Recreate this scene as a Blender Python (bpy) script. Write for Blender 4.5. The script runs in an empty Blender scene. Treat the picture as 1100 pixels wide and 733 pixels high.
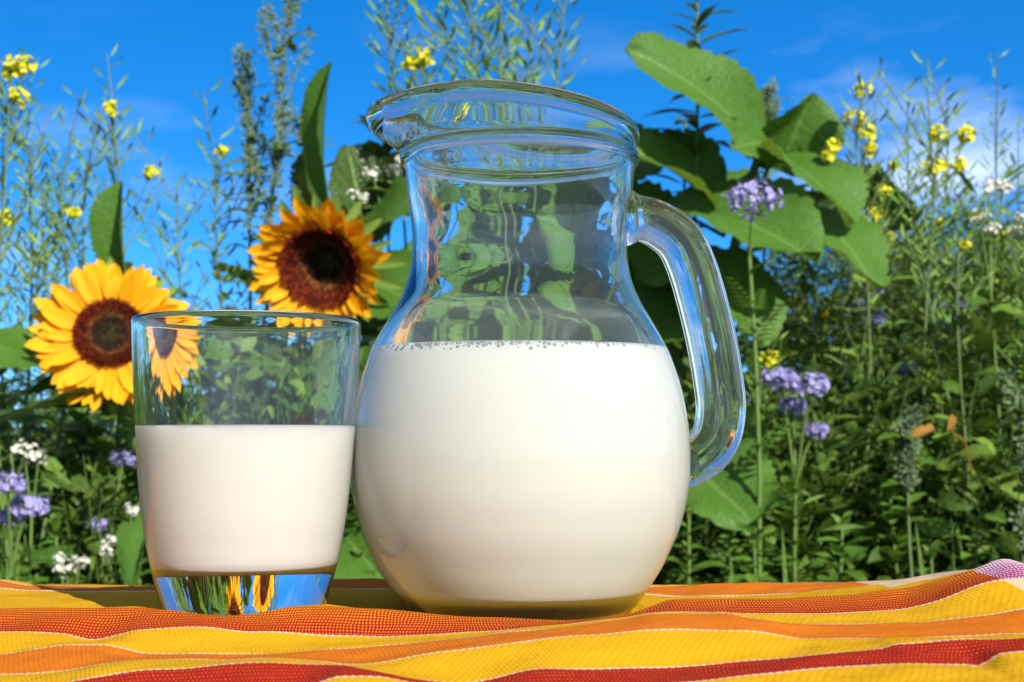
import bpy, math, random
import numpy as np
from mathutils import Vector, Matrix
R = math.radians
PI = math.pi
sc = bpy.context.scene
C = sc.collection

# ---------------------------------------------------------------- camera
CAM_H = 0.0665
F_PX = 1460.0
HOR = 465.0
PITCH = math.atan((HOR - 366.5) / F_PX)
cam_d = bpy.data.cameras.new('camera')
cam = bpy.data.objects.new('camera', cam_d)
C.objects.link(cam)
cam.location = (0, 0, CAM_H)
cam.rotation_euler = (PI / 2 + PITCH, 0, 0)
cam_d.sensor_width = 36
cam_d.lens = F_PX / 1100 * 36
cam_d.clip_start = 0.1
cam_d.clip_end = 30000
cam_d.dof.use_dof = True
cam_d.dof.focus_distance = 0.475        # metres; see the unit change at the end
cam_d.dof.aperture_fstop = 26 / 10      # the aperture follows the unit change at the end
sc.camera = cam

# ---------------------------------------------------------------- sky, sun, exposure
SUN_AZ = R(30)      # to the right of straight behind the camera
SUN_EL = R(32)
to_sun = Vector((math.sin(SUN_AZ) * math.cos(SUN_EL), -math.cos(SUN_AZ) * math.cos(SUN_EL), math.sin(SUN_EL)))
w = bpy.data.worlds.new('World')
sc.world = w
w.use_nodes = True
nt = w.node_tree
nt.nodes.clear()
def N(t, ty, **kw):
    n = t.nodes.new(ty)
    for k, v in kw.items():
        if k in n.inputs.keys() if hasattr(n.inputs, 'keys') else False:
            n.inputs[k].default_value = v
        else:
            setattr(n, k, v)
    return n
out = N(nt, 'ShaderNodeOutputWorld')
bg = N(nt, 'ShaderNodeBackground')
bg.inputs['Strength'].default_value = 0.12
sky = N(nt, 'ShaderNodeTexSky')
sky.sky_type = 'NISHITA'
sky.sun_disc = False
sky.sun_elevation = SUN_EL
sky.sun_rotation = PI - SUN_AZ
sky.altitude = 300
sky.air_density = 1.0
sky.dust_density = 0.3
sky.ozone_density = 3.0
tc = N(nt, 'ShaderNodeTexCoord')
mp = N(nt, 'ShaderNodeMapping')
mp.vector_type = 'POINT'
mp.inputs['Scale'].default_value = (1, 1, 2.6)
mp.inputs['Location'].default_value = (0, 0, 0.10)
nt.links.new(tc.outputs['Generated'], mp.inputs['Vector'])
nrm = N(nt, 'ShaderNodeVectorMath', operation='NORMALIZE')
nt.links.new(mp.outputs[0], nrm.inputs[0])
nt.links.new(nrm.outputs[0], sky.inputs['Vector'])
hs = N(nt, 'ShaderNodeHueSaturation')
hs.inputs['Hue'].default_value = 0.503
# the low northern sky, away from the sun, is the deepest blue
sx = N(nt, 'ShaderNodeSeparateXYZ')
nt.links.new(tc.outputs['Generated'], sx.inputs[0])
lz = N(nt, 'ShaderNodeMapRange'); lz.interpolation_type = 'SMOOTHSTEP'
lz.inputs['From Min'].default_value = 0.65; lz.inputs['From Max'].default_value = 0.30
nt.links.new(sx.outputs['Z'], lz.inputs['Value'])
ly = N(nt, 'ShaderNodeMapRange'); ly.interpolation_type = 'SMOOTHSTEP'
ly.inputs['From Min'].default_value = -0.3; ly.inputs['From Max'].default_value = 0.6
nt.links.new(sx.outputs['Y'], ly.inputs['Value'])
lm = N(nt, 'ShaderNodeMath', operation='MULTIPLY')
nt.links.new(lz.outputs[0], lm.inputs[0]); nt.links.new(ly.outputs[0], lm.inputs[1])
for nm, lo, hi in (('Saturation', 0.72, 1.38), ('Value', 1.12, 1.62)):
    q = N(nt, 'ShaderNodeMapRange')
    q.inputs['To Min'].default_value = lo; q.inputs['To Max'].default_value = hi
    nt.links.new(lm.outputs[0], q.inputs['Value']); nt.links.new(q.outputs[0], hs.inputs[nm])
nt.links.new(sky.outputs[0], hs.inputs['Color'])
# thin clouds, placed by direction in the sky
cm = N(nt, 'ShaderNodeMapping')
cm.inputs['Scale'].default_value = (3.2, 3.2, 9.0)
cm.inputs['Location'].default_value = (1.3, 0.4, 0.2)
nt.links.new(tc.outputs['Generated'], cm.inputs['Vector'])
cn = N(nt, 'ShaderNodeTexNoise')
cn.inputs['Scale'].default_value = 1.6
cn.inputs['Detail'].default_value = 6
cn.inputs['Roughness'].default_value = 0.55
nt.links.new(cm.outputs[0], cn.inputs['Vector'])
cr = N(nt, 'ShaderNodeMapRange')
cr.inputs['From Min'].default_value = 0.49
cr.inputs['From Max'].default_value = 0.74
nt.links.new(cn.outputs[0], cr.inputs['Value'])
cz = N(nt, 'ShaderNodeMapRange')      # clouds live low in the sky
cz.inputs['From Min'].default_value = 0.30
cz.inputs['From Max'].default_value = 0.15
nt.links.new(sx.outputs['Z'], cz.inputs['Value'])
cx = N(nt, 'ShaderNodeMapRange')      # and mostly to the east
cx.inputs['From Min'].default_value = -0.15
cx.inputs['From Max'].default_value = 0.34
cx.inputs['To Min'].default_value = 0.25
nt.links.new(sx.outputs['X'], cx.inputs['Value'])
m1 = N(nt, 'ShaderNodeMath', operation='MULTIPLY')
nt.links.new(cr.outputs[0], m1.inputs[0]); nt.links.new(cz.outputs[0], m1.inputs[1])
m2 = N(nt, 'ShaderNodeMath', operation='MULTIPLY')
nt.links.new(m1.outputs[0], m2.inputs[0]); nt.links.new(cx.outputs[0], m2.inputs[1])
mx = N(nt, 'ShaderNodeMix', data_type='RGBA')
nt.links.new(m2.outputs[0], mx.inputs['Factor'])
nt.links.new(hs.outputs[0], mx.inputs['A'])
mx.inputs['B'].default_value = (6.6, 7.4, 8.6, 1)
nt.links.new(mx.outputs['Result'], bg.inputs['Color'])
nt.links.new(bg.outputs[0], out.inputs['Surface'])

sun_d = bpy.data.lights.new('sun', 'SUN')
sun_d.energy = 5.0
sun_d.angle = R(0.53)
sun_d.color = (1.0, 0.955, 0.89)
sun = bpy.data.objects.new('sun', sun_d)
C.objects.link(sun)
sun.rotation_euler = to_sun.to_track_quat('Z', 'Y').to_euler()
sun.location = to_sun * 5
sun_d.cycles.is_caustics_light = True
sc.view_settings.view_transform = 'Standard'
sc.view_settings.look = 'None'
sc.view_settings.exposure = 0.78
sc.view_settings.gamma = 1
sc.view_settings.use_curve_mapping = False
sc.render.engine = 'CYCLES'
cy = sc.cycles
cy.max_bounces = 20
cy.transmission_bounces = 20
cy.glossy_bounces = 8
cy.diffuse_bounces = 4
cy.transparent_max_bounces = 16
cy.caustics_refractive = True
cy.caustics_reflective = False
cy.blur_glossy = 0.3
cy.sample_clamp_indirect = 6
cy.sample_clamp_direct = 12
cy.use_denoising = True
cy.use_adaptive_sampling = True
cy.adaptive_threshold = 0.01

# ---------------------------------------------------------------- measuring help
def P(px, py, d):
    """point on the line of sight of photo pixel (px, py) at distance d along +Y"""
    a = (px - 550) / F_PX
    b = (366.5 - py) / F_PX
    y = math.cos(PITCH) - b * math.sin(PITCH)
    z = math.sin(PITCH) + b * math.cos(PITCH)
    s = d / y
    return Vector((a * s, d, CAM_H + z * s))

GROUND = -0.72

# ---------------------------------------------------------------- object helpers
def smooth(me):
    me.polygons.foreach_set('use_smooth', [True] * len(me.polygons))
    me.update()

def link(name, me, mat=None, parent=None, sm=True):
    o = bpy.data.objects.new(name, me)
    C.objects.link(o)
    if mat and not me.materials:
        me.materials.append(mat)
    if parent:
        o.parent = parent
    if sm:
        smooth(me)
    return o

def empty(name, loc, label=None, cat=None, group=None):
    o = bpy.data.objects.new(name, None)
    o.empty_display_size = 0.05
    C.objects.link(o)
    o.location = loc
    tag(o, label, cat, group)
    return o

def tag(o, label=None, cat=None, group=None, kind=None):
    if label: o['label'] = label
    if cat: o['category'] = cat
    if group: o['group'] = group
    if kind: o['kind'] = kind
    return o

def crom(pts, n):
    """Catmull-Rom resampling of a list of tuples"""
    p = [np.array(q, float) for q in pts]
    p = [2 * p[0] - p[1]] + p + [2 * p[-1] - p[-2]]
    res = []
    for i in range(1, len(p) - 2):
        for k in range(n):
            t = k / n
            a, b, c, d = p[i - 1], p[i], p[i + 1], p[i + 2]
            res.append(0.5 * ((2 * b) + (c - a) * t + (2 * a - 5 * b + 4 * c - d) * t * t + (3 * b - a - 3 * c + d) * t ** 3))
    res.append(p[-2])
    return res

class MB:
    """collects quads; becomes ONE mesh"""
    def __init__(s):
        s.v = []; s.f = []; s.uv = []
    def add(s, verts, faces, uvs=None):
        o = len(s.v)
        s.v += [tuple(x) for x in verts]
        s.f += [tuple(i + o for i in f) for f in faces]
        s.uv += uvs if uvs else [(0.5, 0.5)] * len(verts)
    def mesh(s, name):
        me = bpy.data.meshes.new(name)
        me.from_pydata(s.v, [], s.f)
        if s.uv:
            ul = me.uv_layers.new(name='UVMap')
            li = np.empty(len(me.loops), np.int32)
            me.loops.foreach_get('vertex_index', li)
            ul.data.foreach_set('uv', np.array(s.uv, np.float32)[li].ravel())
        me.update()
        return me
    def build(s, name, mat, parent=None, sm=True):
        return link(name, s.mesh(name), mat, parent, sm)
    def arrays(s):
        return np.array(s.v, float), np.array(s.f, np.int32), np.array(s.uv, float)

def frame(dirv, nrmv):
    y = Vector(dirv).normalized()
    n = Vector(nrmv)
    x = y.cross(n)
    if x.length < 1e-5:
        x = y.cross(Vector((0.3, 1, 0.2)))
    x.normalize()
    z = x.cross(y)
    return x, y, z

def tube(mb, pts, r0, r1, k=6, cap=False):
    n = len(pts)
    pts = [Vector(p) for p in pts]
    vs = []
    for i, p in enumerate(pts):
        d = (pts[min(i + 1, n - 1)] - pts[max(i - 1, 0)])
        x, y, z = frame(d, Vector((0.15, -1, 0.1)))
        r = r0 + (r1 - r0) * i / (n - 1)
        for j in range(k):
            a = 2 * PI * j / k
            vs.append(p + x * (math.cos(a) * r) + z * (math.sin(a) * r))
    fs = []
    for i in range(n - 1):
        for j in range(k):
            fs.append((i * k + j, i * k + (j + 1) % k, (i + 1) * k + (j + 1) % k, (i + 1) * k + j))
    mb.add(vs, fs, [(0.5, 0.3)] * len(vs))

WID = {
    'heart': lambda t: (t + .01) ** .42 * (1 - t) ** .55,
    'ovate': lambda t: (t + .005) ** .6 * (1 - t) ** .75,
    'lance': lambda t: max(0, math.sin(PI * t ** .8)) ** .85,
    'petal': lambda t: (t + .06) ** .55 * (1 - t) ** .65,
    'strip': lambda t: (t + .05) ** .2 * (1 - t) ** .5,
}
for k_, f_ in list(WID.items()):
    mxv = max(f_(i / 200) for i in range(201))
    WID[k_] = (lambda f, m: (lambda t: f(t) / m))(f_, mxv)

def leaf(mb, base, dirv, nrmv, L, W, shape='ovate', n=6, m=2, bend=0.3, fold=0.25, wav=0.0, ser=0.0, rnd=random, twist=0.0, side=0.0, quilt=0.0):
    """one leaf blade: 2m quads across, n along. bend>0 droops away from the normal"""
    x, y, z = frame(dirv, nrmv)
    vs, uv, fs = [], [], []
    pos = Vector(base); ang = 0.0; sa = 0.0
    ph = rnd.random() * 6
    wf = WID[shape]
    for i in range(n + 1):
        t = i / n
        ww = wf(t) * W / 2
        if ser: ww *= 1 + ser * (1 if i % 2 else -1)
        ct, st = math.cos(ang), math.sin(ang)
        yy = y * ct - z * st
        zz = z * ct + y * st
        yy = yy * math.cos(sa) + x * math.sin(sa)
        tw = twist * t
        xx = x * math.cos(tw) + zz * math.sin(tw)
        zz2 = zz * math.cos(tw) - x * math.sin(tw)
        for j in range(-m, m + 1):
            u = j / m
            h = fold * abs(u) * ww + (wav * W * math.sin(ph + t * 9 + (2 if u > 0 else 0)) * abs(u) ** 1.5 * (0.4 + t) if wav else 0)
            if quilt: h += quilt * W * (abs(math.sin(PI * 7 * (t - .35 * abs(u)))) * abs(u) ** .5 + .8 * math.sin(t * 5.3 + ph) * math.sin(u * 4 + ph * 2))
            vs.append(pos + xx * (u * ww) + zz2 * h)
            uv.append((u * .5 + .5, t))
        pos = pos + yy * (L / n)
        ang += bend / n * (1 + 0.8 * t)
        sa += side / n
    k = 2 * m + 1
    for i in range(n):
        for j in range(k - 1):
            fs.append((i * k + j, i * k + j + 1, (i + 1) * k + j + 1, (i + 1) * k + j))
    mb.add(vs, fs, uv)

def lathe(mb, prof, seg, centre=(0, 0, 0), defo=None, closed=False):
    """prof: list of (r, z); r==0 allowed at the ends"""
    vs = []
    for (r, z) in prof:
        for j in range(seg):
            a = 2 * PI * j / seg
            if defo:
                x, y, zz = defo(r, z, a)
            else:
                x, y, zz = r * math.cos(a), r * math.sin(a), z
            vs.append((x + centre[0], y + centre[1], zz + centre[2]))
    fs = []
    n = len(prof)
    for i in range(n - 1):
        for j in range(seg):
            fs.append((i * seg + j, i * seg + (j + 1) % seg, (i + 1) * seg + (j + 1) % seg, (i + 1) * seg + j))
    mb.add(vs, fs)

# ---------------------------------------------------------------- materials
def newmat(name):
    m = bpy.data.materials.new(name)
    m.use_nodes = True
    t = m.node_tree
    t.nodes.clear()
    return m, t, N(t, 'ShaderNodeOutputMaterial')

def L_(t, a, b):
    t.links.new(a, b)

def math_(t, op, a, b=None, c=None):
    n = N(t, 'ShaderNodeMath', operation=op)
    for i, v in enumerate((a, b, c)):
        if v is None: continue
        if isinstance(v, (int, float)): n.inputs[i].default_value = v
        else: t.links.new(v, n.inputs[i])
    return n.outputs[0]

def mix_(t, f, a, b, mode='MIX'):
    n = N(t, 'ShaderNodeMix', data_type='RGBA', blend_type=mode)
    for k, v in (('Factor', f), ('A', a), ('B', b)):
        if isinstance(v, (int, float)): n.inputs[k].default_value = v
        elif isinstance(v, tuple): n.inputs[k].default_value = (*v, 1) if len(v) == 3 else v
        else: t.links.new(v, n.inputs[k])
    return n.outputs['Result']

def leaf_mat(name, c1, c2, vein=(0.2, 0.3, 0.08), rough=0.5, trans=0.3, veins=True, spec=0.25, bumps=0.7, scale=1.0):
    m, t, o = newmat(name)
    geo = N(t, 'ShaderNodeNewGeometry')
    tcn = N(t, 'ShaderNodeTexCoord')
    nz = N(t, 'ShaderNodeTexNoise'); nz.inputs['Scale'].default_value = 60 * scale; nz.inputs['Detail'].default_value = 3
    L_(t, tcn.outputs['Object'], nz.inputs['Vector'])
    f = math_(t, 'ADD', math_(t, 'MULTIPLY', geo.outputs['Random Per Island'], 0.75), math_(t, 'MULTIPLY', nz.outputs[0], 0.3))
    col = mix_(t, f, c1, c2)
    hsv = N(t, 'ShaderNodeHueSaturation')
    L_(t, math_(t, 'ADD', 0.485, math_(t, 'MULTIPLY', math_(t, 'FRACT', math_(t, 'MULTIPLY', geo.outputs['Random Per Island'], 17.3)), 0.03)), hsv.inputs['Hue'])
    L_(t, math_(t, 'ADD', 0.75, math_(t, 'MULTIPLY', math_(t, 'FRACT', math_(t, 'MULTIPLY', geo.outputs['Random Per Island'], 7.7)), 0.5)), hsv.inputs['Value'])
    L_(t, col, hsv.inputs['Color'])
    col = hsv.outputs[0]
    bump_h = nz.outputs[0]
    if veins:
        sp = N(t, 'ShaderNodeSeparateXYZ'); L_(t, tcn.outputs['UV'], sp.inputs[0])
        au = math_(t, 'ABSOLUTE', math_(t, 'SUBTRACT', sp.outputs['X'], 0.5))
        mid = math_(t, 'LESS_THAN', au, 0.022)
        sv = math_(t, 'FRACT', math_(t, 'MULTIPLY', math_(t, 'SUBTRACT', sp.outputs['Y'], math_(t, 'MULTIPLY', au, 0.7)), 7.0))
        sv = math_(t, 'LESS_THAN', math_(t, 'ABSOLUTE', math_(t, 'SUBTRACT', sv, 0.5)), 0.045)
        vv = math_(t, 'MAXIMUM', math_(t, 'MULTIPLY', mid, 0.75), math_(t, 'MULTIPLY', sv, 0.35))
        col = mix_(t, vv, col, vein)
        vo = N(t, 'ShaderNodeTexVoronoi'); vo.feature = 'DISTANCE_TO_EDGE'; vo.inputs['Scale'].default_value = 110
        L_(t, tcn.outputs['Object'], vo.inputs['Vector'])
        ve = N(t, 'ShaderNodeMapRange'); ve.inputs['From Max'].default_value = 0.12; L_(t, vo.outputs['Distance'], ve.inputs['Value'])
        col = mix_(t, math_(t, 'MULTIPLY', math_(t, 'SUBTRACT', 1.0, ve.outputs[0]), 0.10), col, vein)
        bump_h = math_(t, 'SUBTRACT', math_(t, 'ADD', nz.outputs[0], math_(t, 'MULTIPLY', ve.outputs[0], 0.35)), vv)
    bp = N(t, 'ShaderNodeBump'); bp.inputs['Strength'].default_value = bumps; bp.inputs['Distance'].default_value = 0.002
    L_(t, bump_h, bp.inputs['Height'])
    b = N(t, 'ShaderNodeBsdfPrincipled')
    b.inputs['Roughness'].default_value = rough
    b.inputs['Specular IOR Level'].default_value = spec
    L_(t, col, b.inputs['Base Color']); L_(t, bp.outputs[0], b.inputs['Normal'])
    tr = N(t, 'ShaderNodeBsdfTranslucent')
    tcol = mix_(t, 0.5, col, (0.25, 0.36, 0.03))
    L_(t, tcol, tr.inputs['Color'])
    ms = N(t, 'ShaderNodeMixShader'); ms.inputs[0].default_value = trans
    L_(t, b.outputs[0], ms.inputs[1]); L_(t, tr.outputs[0], ms.inputs[2])
    L_(t, ms.outputs[0], o.inputs['Surface'])
    return m

def glass_mat(name, col):
    m, t, o = newmat(name)
    g = N(t, 'ShaderNodeBsdfGlass')
    g.distribution = 'GGX'
    g.inputs['Roughness'].default_value = 0.0
    g.inputs['IOR'].default_value = 1.5
    g.inputs['Color'].default_value = (*col, 1)
    L_(t, g.outputs[0], o.inputs['Surface'])
    return m

def plain_mat(name, col, rough=0.6, var=0.2, scale=40, spec=0.3, trans=0.0, col2=None):
    m, t, o = newmat(name)
    tcn = N(t, 'ShaderNodeTexCoord'); geo = N(t, 'ShaderNodeNewGeometry')
    nz = N(t, 'ShaderNodeTexNoise'); nz.inputs['Scale'].default_value = scale; nz.inputs['Detail'].default_value = 4
    L_(t, tcn.outputs['Object'], nz.inputs['Vector'])
    f = math_(t, 'ADD', math_(t, 'MULTIPLY', nz.outputs[0], 0.5), math_(t, 'MULTIPLY', geo.outputs['Random Per Island'], 0.5))
    c2 = col2 or tuple(c * (1 - var) for c in col)
    cc = mix_(t, f, col, c2)
    b = N(t, 'ShaderNodeBsdfPrincipled')
    b.inputs['Roughness'].default_value = rough
    b.inputs['Specular IOR Level'].default_value = spec
    L_(t, cc, b.inputs['Base Color'])
    if trans:
        tr = N(t, 'ShaderNodeBsdfTranslucent'); L_(t, cc, tr.inputs['Color'])
        ms = N(t, 'ShaderNodeMixShader'); ms.inputs[0].default_value = trans
        L_(t, b.outputs[0], ms.inputs[1]); L_(t, tr.outputs[0], ms.inputs[2]); L_(t, ms.outputs[0], o.inputs['Surface'])
    else:
        L_(t, b.outputs[0], o.inputs['Surface'])
    return m

M = {}
M['jug_glass'] = glass_mat('jug_glass', (0.962, 0.986, 0.970))
M['tumbler_glass'] = glass_mat('tumbler_glass', (0.985, 0.995, 0.99))
m, t, o = newmat('milk')
b = N(t, 'ShaderNodeBsdfPrincipled')
b.inputs['Base Color'].default_value = (0.955, 0.935, 0.85, 1)
b.inputs['Roughness'].default_value = 0.6
b.inputs['Specular IOR Level'].default_value = 0.0
b.inputs['Subsurface Weight'].default_value = 0.6
b.inputs['Subsurface Radius'].default_value = (1.0, 0.95, 0.8)
b.inputs['Subsurface Scale'].default_value = 0.008
L_(t, b.outputs[0], o.inputs['Surface'])
M['milk'] = m
m, t, o = newmat('milk_bubble')
b = N(t, 'ShaderNodeBsdfPrincipled')
b.inputs['Base Color'].default_value = (0.42, 0.46, 0.51, 1)
b.inputs['Roughness'].default_value = 0.08
b.inputs['IOR'].default_value = 1.33
b.inputs['Transmission Weight'].default_value = 0.0
L_(t, b.outputs[0], o.inputs['Surface'])
M['bubble'] = m

# ---------------------------------------------------------------- jug
JD = 0.525
JC = (0.003, JD, 0.0)
JS = JD / F_PX
mm = 0.001
SP = PI + R(13)            # spout direction (left, a little towards the camera)
def ss(a, b, x):
    t = min(1, max(0, (x - a) / (b - a)))
    return t * t * (3 - 2 * t)
def adiff(a, b):
    return (a - b + PI) % (2 * PI) - PI
def jug_defo(inner=False):
    def f(r, z, a):
        d = adiff(a, SP)
        s = math.exp(-(abs(d) / 0.38) ** 2.6)
        s2 = math.exp(-(d / 0.75) ** 2)
        z0 = 179.5 - 6.5 * math.exp(-(abs(d) / 0.55) ** 3)
        up = ss(z0, z0 + 9, z)
        rr = r + up * (13.2 * s + .3 * s2)
        # the lip pinches beside the pouring channel
        rr -= up * 2.4 * math.exp(-((abs(d) - 0.66) / 0.22) ** 2)
        zz = z + ss(174, 184, z) * (-4.8 + 12.0 * (0.5 + 0.5 * math.cos(d)) ** 0.95 - 5.4 * s)
        if inner:
            k = ss(104, 118, z) * (1 - .75 * ss(140, 160, z))
            rr += k * (0.16 * math.sin(3 * a + z * .07) * math.sin(z * .11 + 1) + 0.07 * math.sin(7 * a + 1.3 + z * .05) + 0.07 * math.sin(z * .33 + 2 * a))
        else:
            k = ss(90, 120, z) * (1 - up)
            rr += k * (0.12 * math.sin(5 * a + z * .04) + 0.10 * math.sin(z * .21))
        return rr * math.cos(a) * mm, rr * math.sin(a) * mm, zz * mm
    return f
K = 1.010
outer = [(39.5, 0.3), (42.0, 0.0), (43.8, 1.0), (45.3, 3.0), (49.5, 9), (53.4, 15), (56.2, 20.5), (60.0, 29), (62.3, 37), (63.9, 45), (64.5, 53.4), (64.3, 64),
         (62.9, 75.5), (60.8, 85), (57.9, 93.7), (55.3, 100), (50.9, 108), (47.6, 113.5), (44.6, 119.5), (42.5, 126), (41.4, 134), (41.7, 144), (42.7, 153), (43.6, 161), (44.4, 168)]
outer = crom(outer, 3)
ring_ = crom([(44.4, 168.4), (45.9, 169.3), (46.4, 170.8), (46.0, 172.4), (45.0, 173.4), (44.8, 175.5), (44.8, 178.0), (45.0, 180.2), (45.5, 181.2), (46.2, 183.2), (46.0, 185.6), (44.9, 187.2), (43.2, 187.6), (41.8, 186.2)], 3)
inner = crom([(41.6, 183.0), (41.5, 178), (42.2, 172), (41.6, 165), (40.7, 157), (39.4, 148), (38.7, 140), (38.6, 133), (39.6, 126), (41.7, 119.5), (44.8, 113.5), (48.1, 108), (52.5, 100),
         (55.2, 93.7), (58.2, 85), (60.3, 75.5), (61.7, 64), (61.9, 53.4), (61.3, 45), (59.7, 37), (57.3, 29), (53.4, 20.5), (50.4, 15), (48.0, 10.4), (46.0, 8.3), (42, 7.6), (25, 7.5), (10, 7.4), (0.01, 7.4)], 3)
foot = [(0.01, 1.6), (15, 1.6), (28, 1.7), (36, 1.5)]
jm = MB()
SEG = 160
# outer shell (from the foot up over the rim and down inside)
lathe(jm, [(r * K, z * K) for r, z in foot + outer + [tuple(q) for q in ring_]], SEG, (0, 0, 0), jug_defo(False))
n1 = len(jm.v)
lathe(jm, [(r * K, z * K) for r, z in [tuple(q) for q in inner]], SEG, (0, 0, 0), jug_defo(True))
for j in range(SEG):   # join rim to inner wall
    jm.f.append((n1 - SEG + j, n1 - SEG + (j + 1) % SEG, n1 + (j + 1) % SEG, n1 + j))
jug = empty('glass_jug', JC, 'clear glass milk jug with pouring lip, standing beside the tumbler', 'jug')
jb = jm.build('jug_body', M['jug_glass'], jug)
# handle
hp = [(678, 229), (697, 229), (716, 235), (739, 252), (754, 282), (766, 322), (776, 364), (783, 405), (786, 438), (781, 468), (768, 487), (750, 498), (728, 502)]
hp = crom(hp, 5)
HA = R(14)
hm = MB()
hk = 28
n = len(hp)
hpts = []
for q in hp:
    rr = (q[0] - 558.3) * JS / math.cos(HA) ** .5
    hpts.append((rr, (650 - q[1]) * JS))
vs = []
for i in range(n):
    a0 = hpts[max(0, i - 1)]; a1 = hpts[min(n - 1, i + 1)]
    tx, tz = a1[0] - a0[0], a1[1] - a0[1]
    l = math.hypot(tx, tz); tx /= l; tz /= l
    nx, nz_ = -tz, tx
    tt = i / (n - 1)
    hw = (8.5 + 1.2 * math.sin(PI * tt) + 3.0 * math.exp(-(tt / .04) ** 2) + 2.5 * math.exp(-((1 - tt) / .05) ** 2)) * mm
    hd = (8.6 + 2.5 * math.exp(-(tt / .05) ** 2) + 2.5 * math.exp(-((1 - tt) / .05) ** 2)) * mm
    for j in range(hk * 2):
        a = 2 * PI * j / (hk * 2)
        c, s = math.cos(a), math.sin(a)
        e = 0.72
        u = math.copysign(abs(c) ** e, c) * hw
        v = math.copysign(abs(s) ** e, s) * hd
        g = 1 - 0.05 * (0.5 + 0.5 * math.cos(a * 8))
        u *= g; v *= g
        rad = hpts[i][0] + nx * u
        zz = hpts[i][1] + nz_ * u
        vs.append((rad * math.cos(HA) - v * math.sin(HA), rad * math.sin(HA) + v * math.cos(HA), zz))
kk = hk * 2
fs = [(i * kk + j, i * kk + (j + 1) % kk, (i + 1) * kk + (j + 1) % kk, (i + 1) * kk + j) for i in range(n - 1) for j in range(kk)]
fs = [f[::-1] for f in fs]
hm.add(vs, fs)
hm.f.append(tuple(range(kk)))
hm.f.append(tuple(range((n - 1) * kk, n * kk))[::-1])
jh = hm.build('handle', M['jug_glass'], jug)
import bmesh
def fix(o):
    bm = bmesh.new(); bm.from_mesh(o.data)
    bmesh.ops.remove_doubles(bm, verts=bm.verts, dist=1e-5)
    bmesh.ops.recalc_face_normals(bm, faces=bm.faces)
    bm.to_mesh(o.data); bm.free(); smooth(o.data)
fix(jb); fix(jh)

def milk_body(name, prof, loc, label):
    mb = MB()
    lathe(mb, prof, 128)
    o = mb.build(name, M['milk'])
    o.location = loc
    fix(o)
    tag(o, label, 'milk')
    o.cycles.is_caustics_receiver = True
    return o
ML = 97.2
mprof = [(0.01, 7.25)] + [tuple(q) for q in inner[::-1] if q[1] < ML][1:]
rtop = [q for q in inner if q[1] >= ML][-1]
rt = 53.75
prof = [((r + 0.25) * K * mm, z * K * mm) for r, z in mprof]
prof += [((rt + .2) * K * mm, ML * K * mm), ((rt - 1.0) * K * mm, (ML - 0.9) * K * mm), ((rt - 3) * K * mm, (ML - 1.4) * K * mm), (0.02, (ML - 1.5) * K * mm), (1e-5, (ML - 1.5) * K * mm)]
milk1 = milk_body('milk', prof, JC, 'white milk filling the belly of the jug, tiny bubbles round its edge')
rnd = random.Random(5)
bb = MB()
for i in range(240):
    a = rnd.uniform(0, 2 * PI)
    if i < 190: a = -PI / 2 + rnd.gauss(-0.35, 0.55)
    rad = rnd.choice([0.25, .3, .4, .5, .7]) * mm
    zz = (ML - rad / mm - abs(rnd.gauss(0, .8))) * K * mm
    rr = (rt + (ML - zz / mm / K) * .44 + .25) * K * mm - rad * .42
    c = (rr * math.cos(a), rr * math.sin(a), zz)
    pr = [(rad * math.sin(PI * k / 6) + 1e-6, -rad * math.cos(PI * k / 6)) for k in range(7)]
    lathe(bb, pr, 10, c)
bb.build('foam', M['bubble'], milk1).cycles.is_caustics_receiver = True

# ---------------------------------------------------------------- tumbler
GD = 0.495
GS = GD / F_PX / mm
GZ = CAM_H - (653 - HOR) / F_PX * GD
GC = ((265.5 - 550) / F_PX * GD, GD, GZ)
go = crom([(26.5, 0.0), (28.0, 0.3), (29.0, 1.6), (30.2, 5), (32.5, 13.5), (34.4, 22), (36.4, 34), (38.0, 49), (39.2, 66), (40.4, 86), (41.1, 102.6)], 4)
grim = crom([(41.2, 103.6), (40.9, 104.6), (40.2, 105.0), (39.6, 104.6), (39.4, 103.6)], 2)
gi = crom([(39.3, 102.0), (38.5, 86), (37.2, 66), (35.9, 49), (34.2, 34), (32.4, 26), (31.4, 21.0), (30.2, 18.0), (27.5, 16.6), (15, 16.3), (6, 16.2), (0.01, 16.2)], 4)
gm = MB()
lathe(gm, [(r * mm, z * mm) for r, z in [(0.01, 1.2), (12, 1.15), (22, 0.9)] + [tuple(q) for q in go] + [tuple(q) for q in grim] + [tuple(q) for q in gi]], 144)
gl = gm.build('glass_tumbler', M['tumbler_glass'])
fix(gl)
gl.location = GC
tag(gl, 'short clear drinking glass half full of milk, standing beside the jug', 'drinking glass')
GL = 66.5
gp = [(0.01, 16.05)] + [tuple(q) for q in gi[::-1] if q[1] < GL][1:]
rt = 37.25
prof = [((r + .18) * mm, (z - .05) * mm) for r, z in gp] + [((rt + .15) * mm, GL * mm), ((rt - .8) * mm, (GL - .7) * mm), ((rt - 2.5) * mm, (GL - 1.0) * mm), (1e-5, (GL - 1.1) * mm)]
milk2 = milk_body('milk', prof, GC, 'creamy milk filling the lower half of the tumbler')
for o in (jb, jh, gl):
    o.cycles.is_caustics_caster = True
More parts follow.
